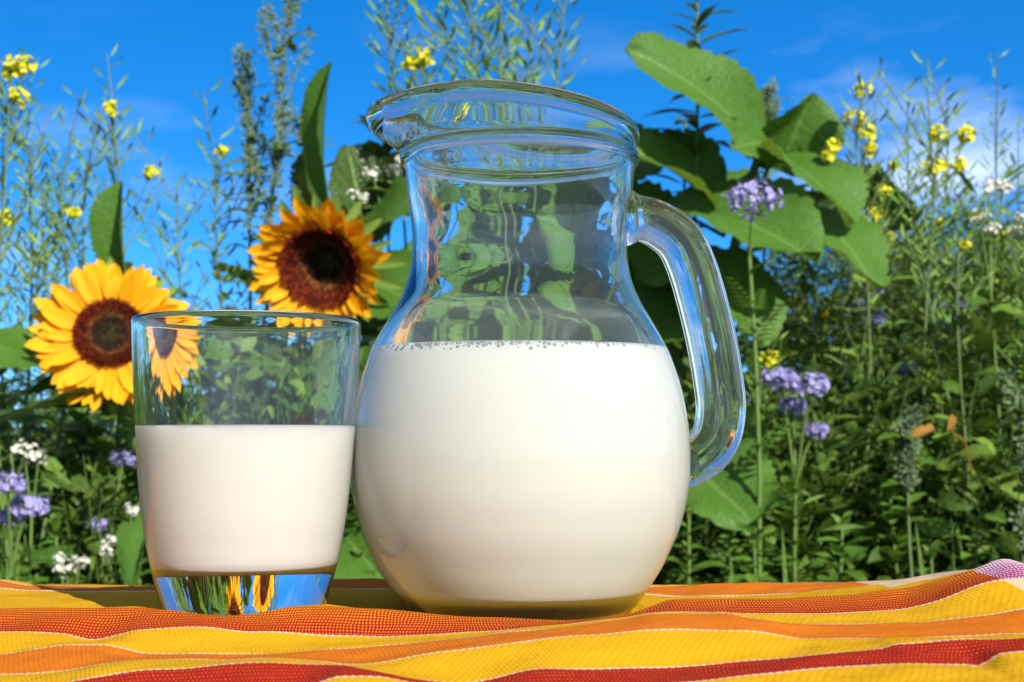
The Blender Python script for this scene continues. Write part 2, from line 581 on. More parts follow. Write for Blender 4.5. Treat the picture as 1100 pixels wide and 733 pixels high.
# ---------------------------------------------------------------- tablecloth
ROWS = [  # (distance, row value, curve in photo pixels)
 (.620, 0.0, [(0,620),(45,627),(110,628),(180,626),(260,622),(350,620),(400,620),(440,622),(560,624),(700,628),(770,626),(850,624),(925,622),(1000,616),(1040,611),(1075,609),(1100,611)]),
 (.588, 1.0, [(0,631),(40,634),(110,633),(180,633),(260,632),(350,630),(400,630),(560,631),(700,637),(805,638),(870,633),(925,627),(1000,620),(1040,613),(1100,612)]),
 (.545, 1.25, [(0,640),(110,643),(180,642),(400,643),(560,643),(700,643),(805,641),(925,633),(1040,616),(1100,614)]),
 (.485, 1.75, [(0,664),(180,657),(265,657),(345,658),(400,664),(560,665.5),(690,665),(760,655),(805,648),(925,638),(1040,620),(1075,614),(1100,614)]),
 (.458, 2.0, [(0,650),(60,649.5),(120,651),(180,650.5),(260,652),(350,649),(400,651),(440,654),(520,660),(600,664),(640,661),(680,655),(700,648),(720,642),(800,641),(900,637),(960,630),(1000,622),(1040,611),(1075,600),(1100,605)]),
 (.430, 3.0, [(0,676),(36,674.5),(73,678),(105,684.7),(124,682),(153,675.6),(204,672),(225,672.7),(273,678),(400,679),(450,677),(540,673),(600,669),(665,661),(700,656.5),(740,656),(820,658),(900,656),(960,652),(1000,645),(1065,622),(1100,617)]),
 (.410, 4.0, [(0,700),(50,694),(80,690),(115,689),(140,694),(160,698),(270,698),(350,695),(450,687),(540,677),(600,672),(665,663.5),(700,658.5),(776,658.5),(800,664),(870,669.5),(980,667),(1060,658),(1100,652)]),
 (.387, 5.0, [(0,719),(70,716),(110,710),(150,706),(200,705),(245,706),(270,706),(350,709),(371,711),(480,695),(560,686),(700,674),(750,672),(800,673),(840,679),(860,682),(960,680.5),(1100,676)]),
 (.367, 6.0, [(0,737),(60,731),(160,715),(200,712),(245,709),(270,708),(330,711),(371,713.5),(400,718),(450,725),(500,730),(580,717),(650,715),(750,710),(840,702),(890,697),(940,694),(960,689),(1100,684)]),
 (.347, 7.0, [(0,752),(200,745),(320,735),(345,728),(370,721),(400,720.5),(450,728),(500,733),(600,734),(730,729),(790,726),(880,715),(990,707),(1030,708),(1043,710),(1070,698),(1100,696)]),
 (.322, 8.0, [(0,775),(350,768),(700,772),(900,752),(1000,740),(1100,730)]),
 (.295, 9.0, [(0,800),(350,798),(700,800),(900,792),(1000,785),(1100,778)]),
]
def interp(c, x):
    xs = [p[0] for p in c]; ys = [p[1] for p in c]
    if x <= xs[0]: return ys[0]
    if x >= xs[-1]: return ys[-1]
    import bisect
    i = bisect.bisect_right(xs, x) - 1
    i = min(i, len(xs) - 2)
    def m_(k):
        if k <= 0 or k >= len(xs) - 1: return 0.0
        a = (ys[k] - ys[k - 1]) / (xs[k] - xs[k - 1]); b_ = (ys[k + 1] - ys[k]) / (xs[k + 1] - xs[k])
        return 0.0 if a * b_ <= 0 else 2 * a * b_ / (a + b_)
    h = xs[i + 1] - xs[i]; t = (x - xs[i]) / h
    return ((2*t**3-3*t*t+1) * ys[i] + (t**3-2*t*t+t) * h * m_(i) + (-2*t**3+3*t*t) * ys[i+1] + (t**3-t*t) * h * m_(i+1))
XS = list(np.arange(-0.62, -0.24, 0.006)) + list(np.arange(-0.24, 0.24, 0.0011)) + list(np.arange(0.24, 0.625, 0.006))
ctrl = []       # ctrl[row][col] = (y, z)
vals = []
# hanging part behind the table
for dy, z, v in ((.684, -.18, -6.0), (.680, -.12, -4.6), (.672, -.04, -2.0), (.658, -.013, -1.1), (.641, -.0045, -0.6)):
    ctrl.append([(dy + .004 * math.sin(x * 31), z + .0016 * math.sin(x * 23 + 2)) for x in XS]); vals.append(v)
for d, v, c in ROWS:
    row = []
    for x in XS:
        px = 550 + F_PX * x / d
        py = interp(c, px)
        z = CAM_H - (py - HOR) / F_PX * d
        k = 1 - ss(0, 260, max(-px, px - 1100))
        z = z * k + (0.002 * math.sin(x * 19 + d * 40)) * (1 - k)
        row.append((d, max(z, -0.007)))
    ctrl.append(row); vals.append(v)
for dy, z, v in ((.25, .001, 10.2), (.20, -.001, 11.6), (.15, -.002, 13.0), (.125, -.02, 14), (.118, -.08, 16), (.115, -.17, 18.5)):
    ctrl.append([(dy + .003 * math.sin(x * 27), z + .0012 * math.sin(x * 33 + dy * 60)) for x in XS]); vals.append(v)
CN = np.array(ctrl)            # rows x cols x 2
SUB = 12
rowsV = []; rowsC = []
nr = len(vals)
for i in range(nr - 1):
    p0 = CN[max(0, i - 1)]; p1 = CN[i]; p2 = CN[i + 1]; p3 = CN[min(nr - 1, i + 2)]
    m1_ = (p2 - p0) * .5 * .7; m2_ = (p3 - p1) * .5 * .7
    for k in range(SUB):
        t = k / SUB
        q = (2*t**3-3*t*t+1) * p1 + (t**3-2*t*t+t) * m1_ + (-2*t**3+3*t*t) * p2 + (t**3-t*t) * m2_
        rowsC.append(q); rowsV.append(vals[i] + (vals[i + 1] - vals[i]) * t)
rowsC.append(CN[-1]); rowsV.append(vals[-1])
from mathutils import noise as mnoise
cb = MB()
vs = []; uv = []
nc = len(XS)
for q, v in zip(rowsC, rowsV):
    for j, x in enumerate(XS):
        y, z = q[j]
        if z > -.02: z += .0011 * mnoise.noise((x * 22, y * 48, 0)) + .0006 * mnoise.noise((x * 60, y * 110, 3))
        # keep the cloth under what stands on it
        rj = math.hypot(x - JC[0], y - JC[1])
        if rj < .060:
            lim = -0.0006
            z = min(z, lim + (max(0, rj - .046) * 0.45))
        rg = math.hypot(x - GC[0], y - GC[1])
        if rg < .046:
            k = 1 - ss(.0295, .046, rg)
            z = z * (1 - k) + (GZ - .0005) * k
            if rg < .031: z = GZ - .0005
        vs.append((x, y, z)); uv.append((x, v))
fs = [(i * nc + j, i * nc + j + 1, (i + 1) * nc + j + 1, (i + 1) * nc + j) for i in range(len(rowsC) - 1) for j in range(nc - 1)]
# side drops
cb.add(vs, fs, uv)
nrw = len(rowsC)
for sgn, jc in ((-1, 0), (1, nc - 1)):
    prev = [i * nc + jc for i in range(nrw)]
    for s_ in range(1, 8):
        cur = []
        for i in range(nrw):
            bx, by, bz = vs[i * nc + jc]
            a = min(1, s_ / 2) * PI / 2
            cb.v.append((bx + sgn * .02 * math.sin(a) + .004 * math.sin(by * 40) * s_ / 7, by, bz - .02 * (1 - math.cos(a)) - max(0, s_ - 2) * .035))
            cb.uv.append((bx + sgn * s_ * .03, uv[i * nc + jc][1]))
            cur.append(len(cb.v) - 1)
        for i in range(nrw - 1):
            cb.f.append((prev[i], cur[i], cur[i + 1], prev[i + 1]))
        prev = cur

m, t, o = newmat('striped_cotton')
uvn = N(t, 'ShaderNodeUVMap'); uvn.uv_map = 'UVMap'
sp = N(t, 'ShaderNodeSeparateXYZ'); L_(t, uvn.outputs[0], sp.inputs[0])
tco = N(t, 'ShaderNodeTexCoord')
v = sp.outputs['Y']
YEL = (0.50, 0.27, 0.007); ORG = (0.46, 0.118, 0.008); RED = (0.27, 0.012, 0.007); WHT = (0.52, 0.44, 0.34)
# stripe sequence by row value: 0-1 orange 1-2 yellow 2-3 red 3-4 yellow 4-5 orange 5-6 yellow 6-7 red 7-8 yellow 8-9 orange, repeating beyond
cols = {0: ORG, 1: YEL, 2: RED, 3: YEL}
fl = math_(t, 'FLOORED_MODULO', math_(t, 'FLOOR', v), 4.0)
col = mix_(t, math_(t, 'COMPARE', fl, 0.0, 0.1), YEL, ORG)
isred = math_(t, 'COMPARE', fl, 2.0, 0.1)
# twill weave
so = N(t, 'ShaderNodeSeparateXYZ'); L_(t, tco.outputs['Object'], so.inputs[0])
wob = N(t, 'ShaderNodeTexNoise'); wob.inputs['Scale'].default_value = 35; L_(t, tco.outputs['Object'], wob.inputs['Vector'])
X = math_(t, 'ADD', so.outputs['X'], math_(t, 'MULTIPLY', wob.outputs[0], 0.006))
Y = math_(t, 'ADD', so.outputs['Y'], math_(t, 'MULTIPLY', so.outputs['Z'], 1.0))
pu = math_(t, 'MULTIPLY', X, 2 * PI / 0.0021)
pv = math_(t, 'MULTIPLY', Y, 2 * PI / 0.0058)
w1 = math_(t, 'SINE', math_(t, 'ADD', pu, pv))
w2 = math_(t, 'SINE', math_(t, 'SUBTRACT', math_(t, 'MULTIPLY', pu, 1.0), math_(t, 'MULTIPLY', pv, 1.0)))
weave = math_(t, 'MULTIPLY', math_(t, 'ADD', math_(t, 'MULTIPLY', w1, w2), 1.0), 0.5)
big = N(t, 'ShaderNodeTexNoise'); big.inputs['Scale'].default_value = 9; big.inputs['Detail'].default_value = 2
L_(t, tco.outputs['Object'], big.inputs['Vector'])
fz = N(t, 'ShaderNodeTexNoise'); fz.inputs['Scale'].default_value = 700; fz.inputs['Detail'].default_value = 3
L_(t, tco.outputs['Object'], fz.inputs['Vector'])
# the far red stripe shows its yellow weft strongly, the near one hardly
far = N(t, 'ShaderNodeMapRange'); far.inputs['From Min'].default_value = 4.0; far.inputs['From Max'].default_value = 3.0
L_(t, v, far.inputs['Value'])
vf = math_(t, 'FRACT', v)
top = N(t, 'ShaderNodeMapRange'); top.inputs['From Min'].default_value = 1.0; top.inputs['From Max'].default_value = 0.0
L_(t, vf, top.inputs['Value'])
thr = math_(t, 'SUBTRACT', math_(t, 'ADD', 0.80, math_(t, 'MULTIPLY', fz.outputs[0], 0.32)), math_(t, 'MULTIPLY', math_(t, 'ADD', math_(t, 'MULTIPLY', far.outputs[0], 0.28), 0.03), math_(t, 'ADD', 0.45, math_(t, 'MULTIPLY', math_(t, 'MULTIPLY', top.outputs[0], big.outputs[0]), 2.2))))
sm_ = N(t, 'ShaderNodeMapRange'); sm_.interpolation_type = 'SMOOTHSTEP'
L_(t, weave, sm_.inputs['Value']); L_(t, math_(t, 'SUBTRACT', thr, 0.08), sm_.inputs['From Min']); L_(t, math_(t, 'ADD', thr, 0.08), sm_.inputs['From Max'])
redc = mix_(t, sm_.outputs[0], RED, (0.52, 0.20, 0.006))
col = mix_(t, isred, col, redc)
# yellow and orange: faint darker weft
dk = N(t, 'ShaderNodeMapRange'); dk.inputs['From Min'].default_value = 0.55; dk.inputs['From Max'].default_value = 0.15; dk.inputs['To Max'].default_value = 0.22
L_(t, math_(t, 'ADD', 0.5, math_(t, 'MULTIPLY', w2, 0.5)), dk.inputs['Value'])
col = mix_(t, math_(t, 'MULTIPLY', dk.outputs[0], math_(t, 'SUBTRACT', 1.0, isred)), col, (0.36, 0.12, 0.004))
# crosswise border near the side hem: purple and white check on the red, pale on the others
brd = math_(t, 'GREATER_THAN', sp.outputs['X'], math_(t, 'ADD', 0.1535, math_(t, 'MULTIPLY', math_(t, 'MAXIMUM', math_(t, 'SUBTRACT', v, 3.0), 0.0), 0.008)))
lim = math_(t, 'LESS_THAN', sp.outputs['X'], 0.30)
pk = mix_(t, sm_.outputs[0], (0.30, 0.03, 0.14), (0.55, 0.48, 0.50))
bc = mix_(t, isred, mix_(t, 0.35, WHT, col), pk)
col = mix_(t, math_(t, 'MULTIPLY', brd, lim), col, bc)
# white yarn between stripes, thin and twisted
rl = math_(t, 'ABSOLUTE', math_(t, 'SUBTRACT', v, math_(t, 'ROUND', v)))
tw = math_(t, 'MULTIPLY', math_(t, 'SINE', math_(t, 'MULTIPLY', X, 2 * PI / 0.0021)), 0.012)
ln = math_(t, 'LESS_THAN', math_(t, 'ADD', rl, tw), 0.020)
skip = math_(t, 'COMPARE', math_(t, 'ROUND', v), 2.0, 0.1)
col = mix_(t, math_(t, 'MULTIPLY', ln, math_(t, 'SUBTRACT', 1.0, skip)), col, WHT)
val = N(t, 'ShaderNodeHueSaturation'); L_(t, col, val.inputs['Color'])
L_(t, math_(t, 'ADD', 0.80, math_(t, 'MULTIPLY', fz.outputs[0], 0.4)), val.inputs['Value'])
bp = N(t, 'ShaderNodeBump'); bp.inputs['Strength'].default_value = 0.5; bp.inputs['Distance'].default_value = 0.0004
twl = math_(t, 'SINE', math_(t, 'ADD', math_(t, 'MULTIPLY', X, 2 * PI / 0.0014), math_(t, 'MULTIPLY', Y, 2 * PI / 0.0040)))
L_(t, math_(t, 'ADD', math_(t, 'MULTIPLY', twl, 0.35), math_(t, 'MULTIPLY', fz.outputs[0], 0.6)), bp.inputs['Height'])
wr = N(t, 'ShaderNodeTexNoise'); wr.inputs['Scale'].default_value = 55; wr.inputs['Detail'].default_value = 2
L_(t, tco.outputs['Object'], wr.inputs['Vector'])
bp2 = N(t, 'ShaderNodeBump'); bp2.inputs['Strength'].default_value = 0.5; bp2.inputs['Distance'].default_value = 0.003
L_(t, wr.outputs[0], bp2.inputs['Height']); L_(t, bp2.outputs[0], bp.inputs['Normal'])
b = N(t, 'ShaderNodeBsdfPrincipled'); b.inputs['Roughness'].default_value = 0.9; b.inputs['Specular IOR Level'].default_value = 0.05
L_(t, val.outputs[0], b.inputs['Base Color']); L_(t, bp.outputs[0], b.inputs['Normal'])
L_(t, b.outputs[0], o.inputs['Surface'])
M['cloth'] = m
cloth = cb.build('tablecloth', M['cloth'])
tag(cloth, 'rumpled cotton tablecloth with yellow, orange and red stripes under the jug', 'tablecloth')
cloth.cycles.is_caustics_receiver = True

# the garden table under the cloth
M['wood'] = plain_mat('weathered_wood', (0.28, 0.18, 0.10), 0.7, 0.4, 30)
def box(mb, x0, x1, y0, y1, z0, z1):
    vs = [(x, y, z) for z in (z0, z1) for y in (y0, y1) for x in (x0, x1)]
    mb.add(vs, [(0, 2, 3, 1), (4, 5, 7, 6), (0, 1, 5, 4), (2, 6, 7, 3), (0, 4, 6, 2), (1, 3, 7, 5)])
tbl = empty('garden_table', (0, .385, GROUND), 'wooden garden table hidden beneath the striped cloth', 'table')
mb = MB(); box(mb, -.60, .60, -.232, .245, -GROUND - .040, -GROUND - .012); mb.build('table_top', M['wood'], tbl, sm=False)
for sx_ in (-1, 1):
    for sy_ in (-1, 1):
        mb = MB(); box(mb, sx_ * .55 - .025, sx_ * .55 + .025, sy_ * .22 - .025, sy_ * .22 + .025, 0, -GROUND - .042)
        mb.build('leg', M['wood'], tbl, sm=False)

# ---------------------------------------------------------------- ground
m, t, o = newmat('meadow_soil')
tco = N(t, 'ShaderNodeTexCoord')
nz = N(t, 'ShaderNodeTexNoise'); nz.inputs['Scale'].default_value = 3; nz.inputs['Detail'].default_value = 8
L_(t, tco.outputs['Object'], nz.inputs['Vector'])
cc = mix_(t, nz.outputs[0], (0.035, 0.06, 0.015), (0.10, 0.13, 0.035))
b = N(t, 'ShaderNodeBsdfPrincipled'); b.inputs['Roughness'].default_value = 0.95
L_(t, cc, b.inputs['Base Color']); L_(t, b.outputs[0], o.inputs['Surface'])
M['ground'] = m
gb = MB()
nn = 60
gx = [math.copysign(abs(k) ** 2.6, k) * 700 for k in np.linspace(-1, 1, nn)]
vs = [(x, y, GROUND + (0.03 * math.sin(x * 1.3) * math.sin(y * .9) if abs(x) < 30 and abs(y) < 30 else 0)) for y in gx for x in gx]
gb.add(vs, [(i * nn + j, i * nn + j + 1, (i + 1) * nn + j + 1, (i + 1) * nn + j) for i in range(nn - 1) for j in range(nn - 1)])
gr = gb.build('ground', M['ground']); tag(gr, 'green meadow ground stretching to the horizon', 'ground', kind='structure')
# ---------------------------------------------------------------- plants
M['leaf'] = leaf_mat('sunflower_leaf', (0.036, 0.120, 0.012), (0.070, 0.185, 0.022), vein=(0.13, 0.24, 0.05), rough=0.5, scale=1)
M['weed'] = leaf_mat('weed_leaf', (0.028, 0.10, 0.010), (0.12, 0.23, 0.025), vein=(0.13, 0.24, 0.05), rough=0.45)
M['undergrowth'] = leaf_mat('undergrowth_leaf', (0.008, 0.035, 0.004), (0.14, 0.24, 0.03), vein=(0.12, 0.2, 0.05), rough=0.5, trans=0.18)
M['grey_green'] = leaf_mat('grey_green_leaf', (0.07, 0.12, 0.055), (0.14, 0.19, 0.09), veins=False, rough=0.7, trans=0.2)
M['pod'] = leaf_mat('pod_green', (0.08, 0.18, 0.02), (0.19, 0.30, 0.045), veins=False, rough=0.5, trans=0.2)
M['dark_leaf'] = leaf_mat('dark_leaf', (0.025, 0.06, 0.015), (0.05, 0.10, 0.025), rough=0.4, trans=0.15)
M['stem'] = plain_mat('green_stem', (0.11, 0.19, 0.035), 0.6, 0.35, 50)
M['thin_stem'] = plain_mat('thin_stem', (0.12, 0.18, 0.055), 0.6, 0.4, 50)
M['yellow'] = plain_mat('mustard_yellow', (0.66, 0.64, 0.02), 0.6, 0.25, 90, trans=0.2)
M['white'] = plain_mat('buckwheat_white', (0.72, 0.72, 0.60), 0.6, 0.3, 90, trans=0.2)
M['violet'] = plain_mat('phacelia_violet', (0.25, 0.22, 0.50), 0.6, 0.3, 90, trans=0.2, col2=(0.46, 0.43, 0.70))
M['fuzz'] = plain_mat('phacelia_bud', (0.24, 0.25, 0.16), 0.8, 0.3, 90)
M['dry'] = plain_mat('withered_leaf', (0.15, 0.06, 0.008), 0.8, 0.4, 60, col2=(0.22, 0.13, 0.015))
m, t, o = newmat('ray_petal')
tco = N(t, 'ShaderNodeTexCoord'); geo = N(t, 'ShaderNodeNewGeometry'); oi = N(t, 'ShaderNodeObjectInfo')
sp = N(t, 'ShaderNodeSeparateXYZ'); L_(t, tco.outputs['UV'], sp.inputs[0])
cc = mix_(t, math_(t, 'MULTIPLY', math_(t, 'SUBTRACT', 1.0, sp.outputs['Y']), 0.7), (0.86, 0.45, 0.007), (0.78, 0.28, 0.004))
cc = mix_(t, math_(t, 'MULTIPLY', oi.outputs['Random'], 0.5), cc, (0.84, 0.40, 0.006))
gv = math_(t, 'SINE', math_(t, 'MULTIPLY', sp.outputs['X'], 40.0))
cc = mix_(t, math_(t, 'MULTIPLY', math_(t, 'POWER', math_(t, 'ABSOLUTE', gv), 3.0), 0.22), cc, (0.66, 0.22, 0.003))
bp = N(t, 'ShaderNodeBump'); bp.inputs['Strength'].default_value = 0.25; bp.inputs['Distance'].default_value = 0.0015
L_(t, gv, bp.inputs['Height'])
b = N(t, 'ShaderNodeBsdfPrincipled'); b.inputs['Roughness'].default_value = 0.6; b.inputs['Specular IOR Level'].default_value = 0.2
L_(t, cc, b.inputs['Base Color']); L_(t, bp.outputs[0], b.inputs['Normal'])
tr = N(t, 'ShaderNodeBsdfTranslucent'); L_(t, cc, tr.inputs['Color'])
ms = N(t, 'ShaderNodeMixShader'); ms.inputs[0].default_value = 0.3
L_(t, b.outputs[0], ms.inputs[1]); L_(t, tr.outputs[0], ms.inputs[2]); L_(t, ms.outputs[0], o.inputs['Surface'])
M['petal'] = m
m, t, o = newmat('seed_disc')
tco = N(t, 'ShaderNodeTexCoord')
sp = N(t, 'ShaderNodeSeparateXYZ'); L_(t, tco.outputs['UV'], sp.inputs[0])
rp = N(t, 'ShaderNodeValToRGB')
nz = N(t, 'ShaderNodeTexNoise'); nz.inputs['Scale'].default_value = 90; L_(t, tco.outputs['Object'], nz.inputs['Vector'])
L_(t, math_(t, 'ADD', sp.outputs['X'], math_(t, 'MULTIPLY', math_(t, 'SUBTRACT', nz.outputs[0], 0.5), 0.16)), rp.inputs[0])
e = rp.color_ramp.elements
e[0].position = 0.0; e[0].color = (0.055, 0.05, 0.012, 1)
e[1].position = 1.0; e[1].color = (0.13, 0.013, 0.004, 1)
for p_, c_ in ((0.35, (0.022, 0.012, 0.005, 1)), (0.48, (0.03, 0.010, 0.004, 1)), (0.56, (0.13, 0.045, 0.008, 1)), (0.68, (0.10, 0.016, 0.004, 1))):
    x_ = rp.color_ramp.elements.new(p_); x_.color = c_
b = N(t, 'ShaderNodeBsdfPrincipled'); b.inputs['Roughness'].default_value = 0.85; b.inputs['Specular IOR Level'].default_value = 0.15
geo = N(t, 'ShaderNodeNewGeometry'); hv = N(t, 'ShaderNodeHueSaturation'); L_(t, rp.outputs[0], hv.inputs['Color'])
L_(t, math_(t, 'ADD', 0.45, math_(t, 'MULTIPLY', math_(t, 'POWER', geo.outputs['Random Per Island'], 2.0), 1.8)), hv.inputs['Value'])
L_(t, hv.outputs[0], b.inputs['Base Color']); L_(t, b.outputs[0], o.inputs['Surface'])
M['disc'] = m

CAMV = Vector((0, 0, CAM_H))
def stem_path(top, foot_dx=0.0, foot_dy=0.0, n=9, sway=0.012, rnd=random):
    top = Vector(top)
    foot = Vector((top.x + foot_dx, top.y + foot_dy, GROUND))
    a, b_ = rnd.random() * 6, rnd.random() * 6
    pts = []
    for i in range(n):
        t = i / (n - 1)
        p = foot.lerp(top, t)
        p.x += sway * math.sin(a + t * 5) * math.sin(PI * t)
        p.y += sway * math.sin(b_ + t * 4) * math.sin(PI * t)
        pts.append(p)
    return pts
def at(path, t):
    t = max(0, min(1, t)) * (len(path) - 1)
    i = min(int(t), len(path) - 2)
    return path[i].lerp(path[i + 1], t - i)
def local(root, p): return Vector(p) - root.location

def leaf_obj(root, base, tip, d0, d1, wpx, face=(0, -1, .5), shape='heart', mat='leaf', bend=.35, fold=.22, wav=.08, ser=.03, twist=0.0, side=0.0, seed=1, n=28, m=6, petiole=None):
    """blade between two points given as photo pixels at distances d0, d1"""
    b0 = P(*base, d0); t0 = P(*tip, d1)
    mb = MB()
    L = (t0 - b0).length * (1 + 0.10 * abs(bend))
    face = Vector(face)
    # rotate the starting direction so that the drooping blade still ends at the tip
    x, y, z = frame(t0 - b0, face)
    d = y * math.cos(bend * .55) + z * math.sin(bend * .55)
    nn_ = z * math.cos(bend * .55) - y * math.sin(bend * .55)
    leaf(mb, local(root, b0), d, nn_, L, 1.15 * wpx / F_PX * (d0 + d1) / 2, shape, n, m, bend, fold, wav, ser, random.Random(seed), twist, side, .036)
    if petiole:
        p = P(*petiole[:2], petiole[2])
        mid = (p + b0) / 2 + Vector((0, 0, .01))
        tube(mb, [local(root, q) for q in (p, mid, b0, b0 + d * L * .12)], .0032, .0018, 6)
    return mb.build('leaf', M[mat], root)

def flower_head(root, c, d, rdisc, rpet, normal, n_pet, seed, cup=0.1, deep=0.12, sepals=True, tl=1.0):
    rn = random.Random(seed)
    c = P(*c, d); s = d / F_PX
    rd = rdisc * s; rp_ = rpet * s
    nv = Vector(normal).normalized()
    rot = nv.to_track_quat('Z', 'Y').to_matrix().to_4x4()
    mb = MB()
    prof = []
    for k in range(15):
        q = k / 14
        prof.append((q * rd + 1e-5, rd * (deep * (q ** 2.2) * 1.4 - deep * 1.2 + (-.35 * ss(.88, 1, q)))))
    lathe(mb, prof, 48)
    mb.uv = [(k // 48 / 14, .5) for k in range(len(mb.v))]
    # florets in their spiral
    for k in range(900):
        q = math.sqrt((k + .5) / 900) * .97
        a = k * 2.39996
        z0 = rd * (deep * (q ** 2.2) * 1.4 - deep * 1.2)
        h = rd * (.04 + .08 * ss(.5, .7, q) + rn.uniform(-.035, .05))
        w_ = rd * .021
        cx_, cy_ = q * rd * math.cos(a), q * rd * math.sin(a)
        lean = -.35 * rd * .1 * (1 if q < .5 else -.6)
        tx_, ty_ = cx_ + lean * math.cos(a), cy_ + lean * math.sin(a)
        vs_ = [(cx_ + w_ * i_, cy_ + w_ * j_, z0 - rd * .02) for i_, j_ in ((-1, -1), (1, -1), (1, 1), (-1, 1))] + [(tx_ + w_ * .45 * i_, ty_ + w_ * .45 * j_, z0 + h) for i_, j_ in ((-1, -1), (1, -1), (1, 1), (-1, 1))]
        mb.add(vs_, [(0, 1, 5, 4), (1, 2, 6, 5), (2, 3, 7, 6), (3, 0, 4, 7), (4, 5, 6, 7)], [(min(1, q + .02), .5)] * 8)
    # green back of the head
    head = mb.build('flower_head', M['disc'], root)
    head.matrix_local = Matrix.Translation(c - root.location) @ rot
    kb = MB()
    lathe(kb, [(rd * .99, -rd * .30), (rd * 1.0, -rd * .38), (rd * .8, -rd * .62), (rd * .4, -rd * .8), (.001, -rd * .85)], 32)
    kb.build('receptacle', M['stem'], head)
    protos = []
    for k in range(6):
        pm = MB()
        leaf(pm, (0, 0, 0), (0, 1, 0), (0, 0, 1), 1.0, .33 + .08 * rn.random(), 'petal', 8, 3, rn.uniform(-.35, .25), .30, .03, 0, rn, rn.uniform(-.35, .35), rn.uniform(-.12, .12))
        me = pm.mesh('petal'); me.materials.append(M['petal']); smooth(me); protos.append(me)
    for row in range(3):
        n_ = n_pet if row < 2 else n_pet // 2
        for k in range(n_):
            a = 2 * PI * (k + .5 * row + rn.uniform(-.28, .28)) / n_
            L = (rp_ - rd * .93) * rn.uniform(.82, 1.13) * (1 - .10 * row) * tl
            o = bpy.data.objects.new('petal', rn.choice(protos)); C.objects.link(o); o.parent = head
            elev = cup + row * .14 + rn.uniform(-.16, .22)
            base = Vector((math.cos(a) * rd * .93, math.sin(a) * rd * .93, -rd * .26 + row * rd * .06))
            yv = Vector((math.cos(a) * math.cos(elev), math.sin(a) * math.cos(elev), math.sin(elev)))
            yv = (yv + Vector((-math.sin(a), math.cos(a), 0)) * rn.uniform(-.22, .22)).normalized()
            x, y, z = frame(yv, Vector((-math.cos(a) * math.sin(elev), -math.sin(a) * math.sin(elev), math.cos(elev))))
            mt = Matrix((x, y, z)).transposed().to_4x4()
            o.matrix_local = Matrix.Translation(base) @ mt @ Matrix.Diagonal((L * rn.uniform(.85, 1.15), L, L, 1))
    if sepals:
        sm_pro = []
        for k in range(3):
            pm = MB(); leaf(pm, (0, 0, 0), (0, 1, 0), (0, 0, 1), 1.0, .24, 'ovate', 7, 2, rn.uniform(-.5, .1), .3, .03, 0, rn, rn.uniform(-.3, .3))
            me = pm.mesh('sepal'); me.materials.append(M['pod']); smooth(me); sm_pro.append(me)
        for k in range(20):
            a = 2 * PI * (k + rn.uniform(-.3, .3)) / 20
            o = bpy.data.objects.new('sepal', rn.choice(sm_pro)); C.objects.link(o); o.parent = head
            elev = rn.uniform(-.45, .0)
            base = Vector((math.cos(a) * rd * .9, math.sin(a) * rd * .9, -rd * .42))
            yv = Vector((math.cos(a) * math.cos(elev), math.sin(a) * math.cos(elev), math.sin(elev)))
            x, y, z = frame(yv, Vector((-math.cos(a) * math.sin(elev), -math.sin(a) * math.sin(elev), math.cos(elev))))
            L = (rp_ - rd) * rn.uniform(.95, 1.4)
            o.matrix_local = Matrix.Translation(base) @ Matrix((x, y, z)).transposed().to_4x4() @ Matrix.Diagonal((L, L, L, 1))
    return head, c, nv

def sun_stem(root, pts, r0=.011, r1=.008):
    mb = MB()
    q = crom([tuple(p) for p in pts], 5)
    tube(mb, [local(root, p) for p in q], r0, r1, 10)
    return mb.build('stem', M['stem'], root)

# --- sunflower at the left edge
A = P(112, 353, 1.70)
sfA = empty('sunflower', (A.x + .10, 1.80, GROUND), 'sunflower with wide open yellow head behind the tumbler rim, a folded leaf above it', 'sunflower')
h_, c_, nv_ = flower_head(sfA, (118, 357), 1.70, 39, 86, (.20, -.95, .16), 30, 3, cup=.06, deep=.12)
sun_stem(sfA, [(A.x + .13, 1.80, GROUND), P(170, 560, 1.80), P(150, 480, 1.80), P(126, 430, 1.79), P(112, 385, 1.775), c_ - nv_ * .035])
leaf_obj(sfA, (134, 292), (131, 196), 1.86, 1.84, 46, (-.55, -.8, .15), bend=.15, fold=.8, wav=.03, seed=4, petiole=(126, 420, 1.80))
leaf_obj(sfA, (66, 398), (-28, 372), 1.76, 1.66, 78, (.1, -.75, .8), bend=.35, fold=.15, wav=.06, seed=5, petiole=(126, 430, 1.79))
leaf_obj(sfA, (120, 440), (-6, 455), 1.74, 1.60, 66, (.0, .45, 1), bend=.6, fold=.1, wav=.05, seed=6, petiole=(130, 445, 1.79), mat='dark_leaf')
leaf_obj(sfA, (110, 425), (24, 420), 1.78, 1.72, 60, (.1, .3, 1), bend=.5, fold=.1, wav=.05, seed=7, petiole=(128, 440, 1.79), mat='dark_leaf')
leaf_obj(sfA, (182, 520), (140, 628), 1.55, 1.45, 50, (-.5, -.85, .2), bend=.4, fold=.25, wav=.07, seed=8, ser=.09, petiole=(165, 540, 1.79))
leaf_obj(sfA, (200, 505), (290, 540), 1.70, 1.60, 90, (.1, -.9, .6), bend=.4, fold=.2, wav=.06, seed=9, petiole=(155, 500, 1.79))
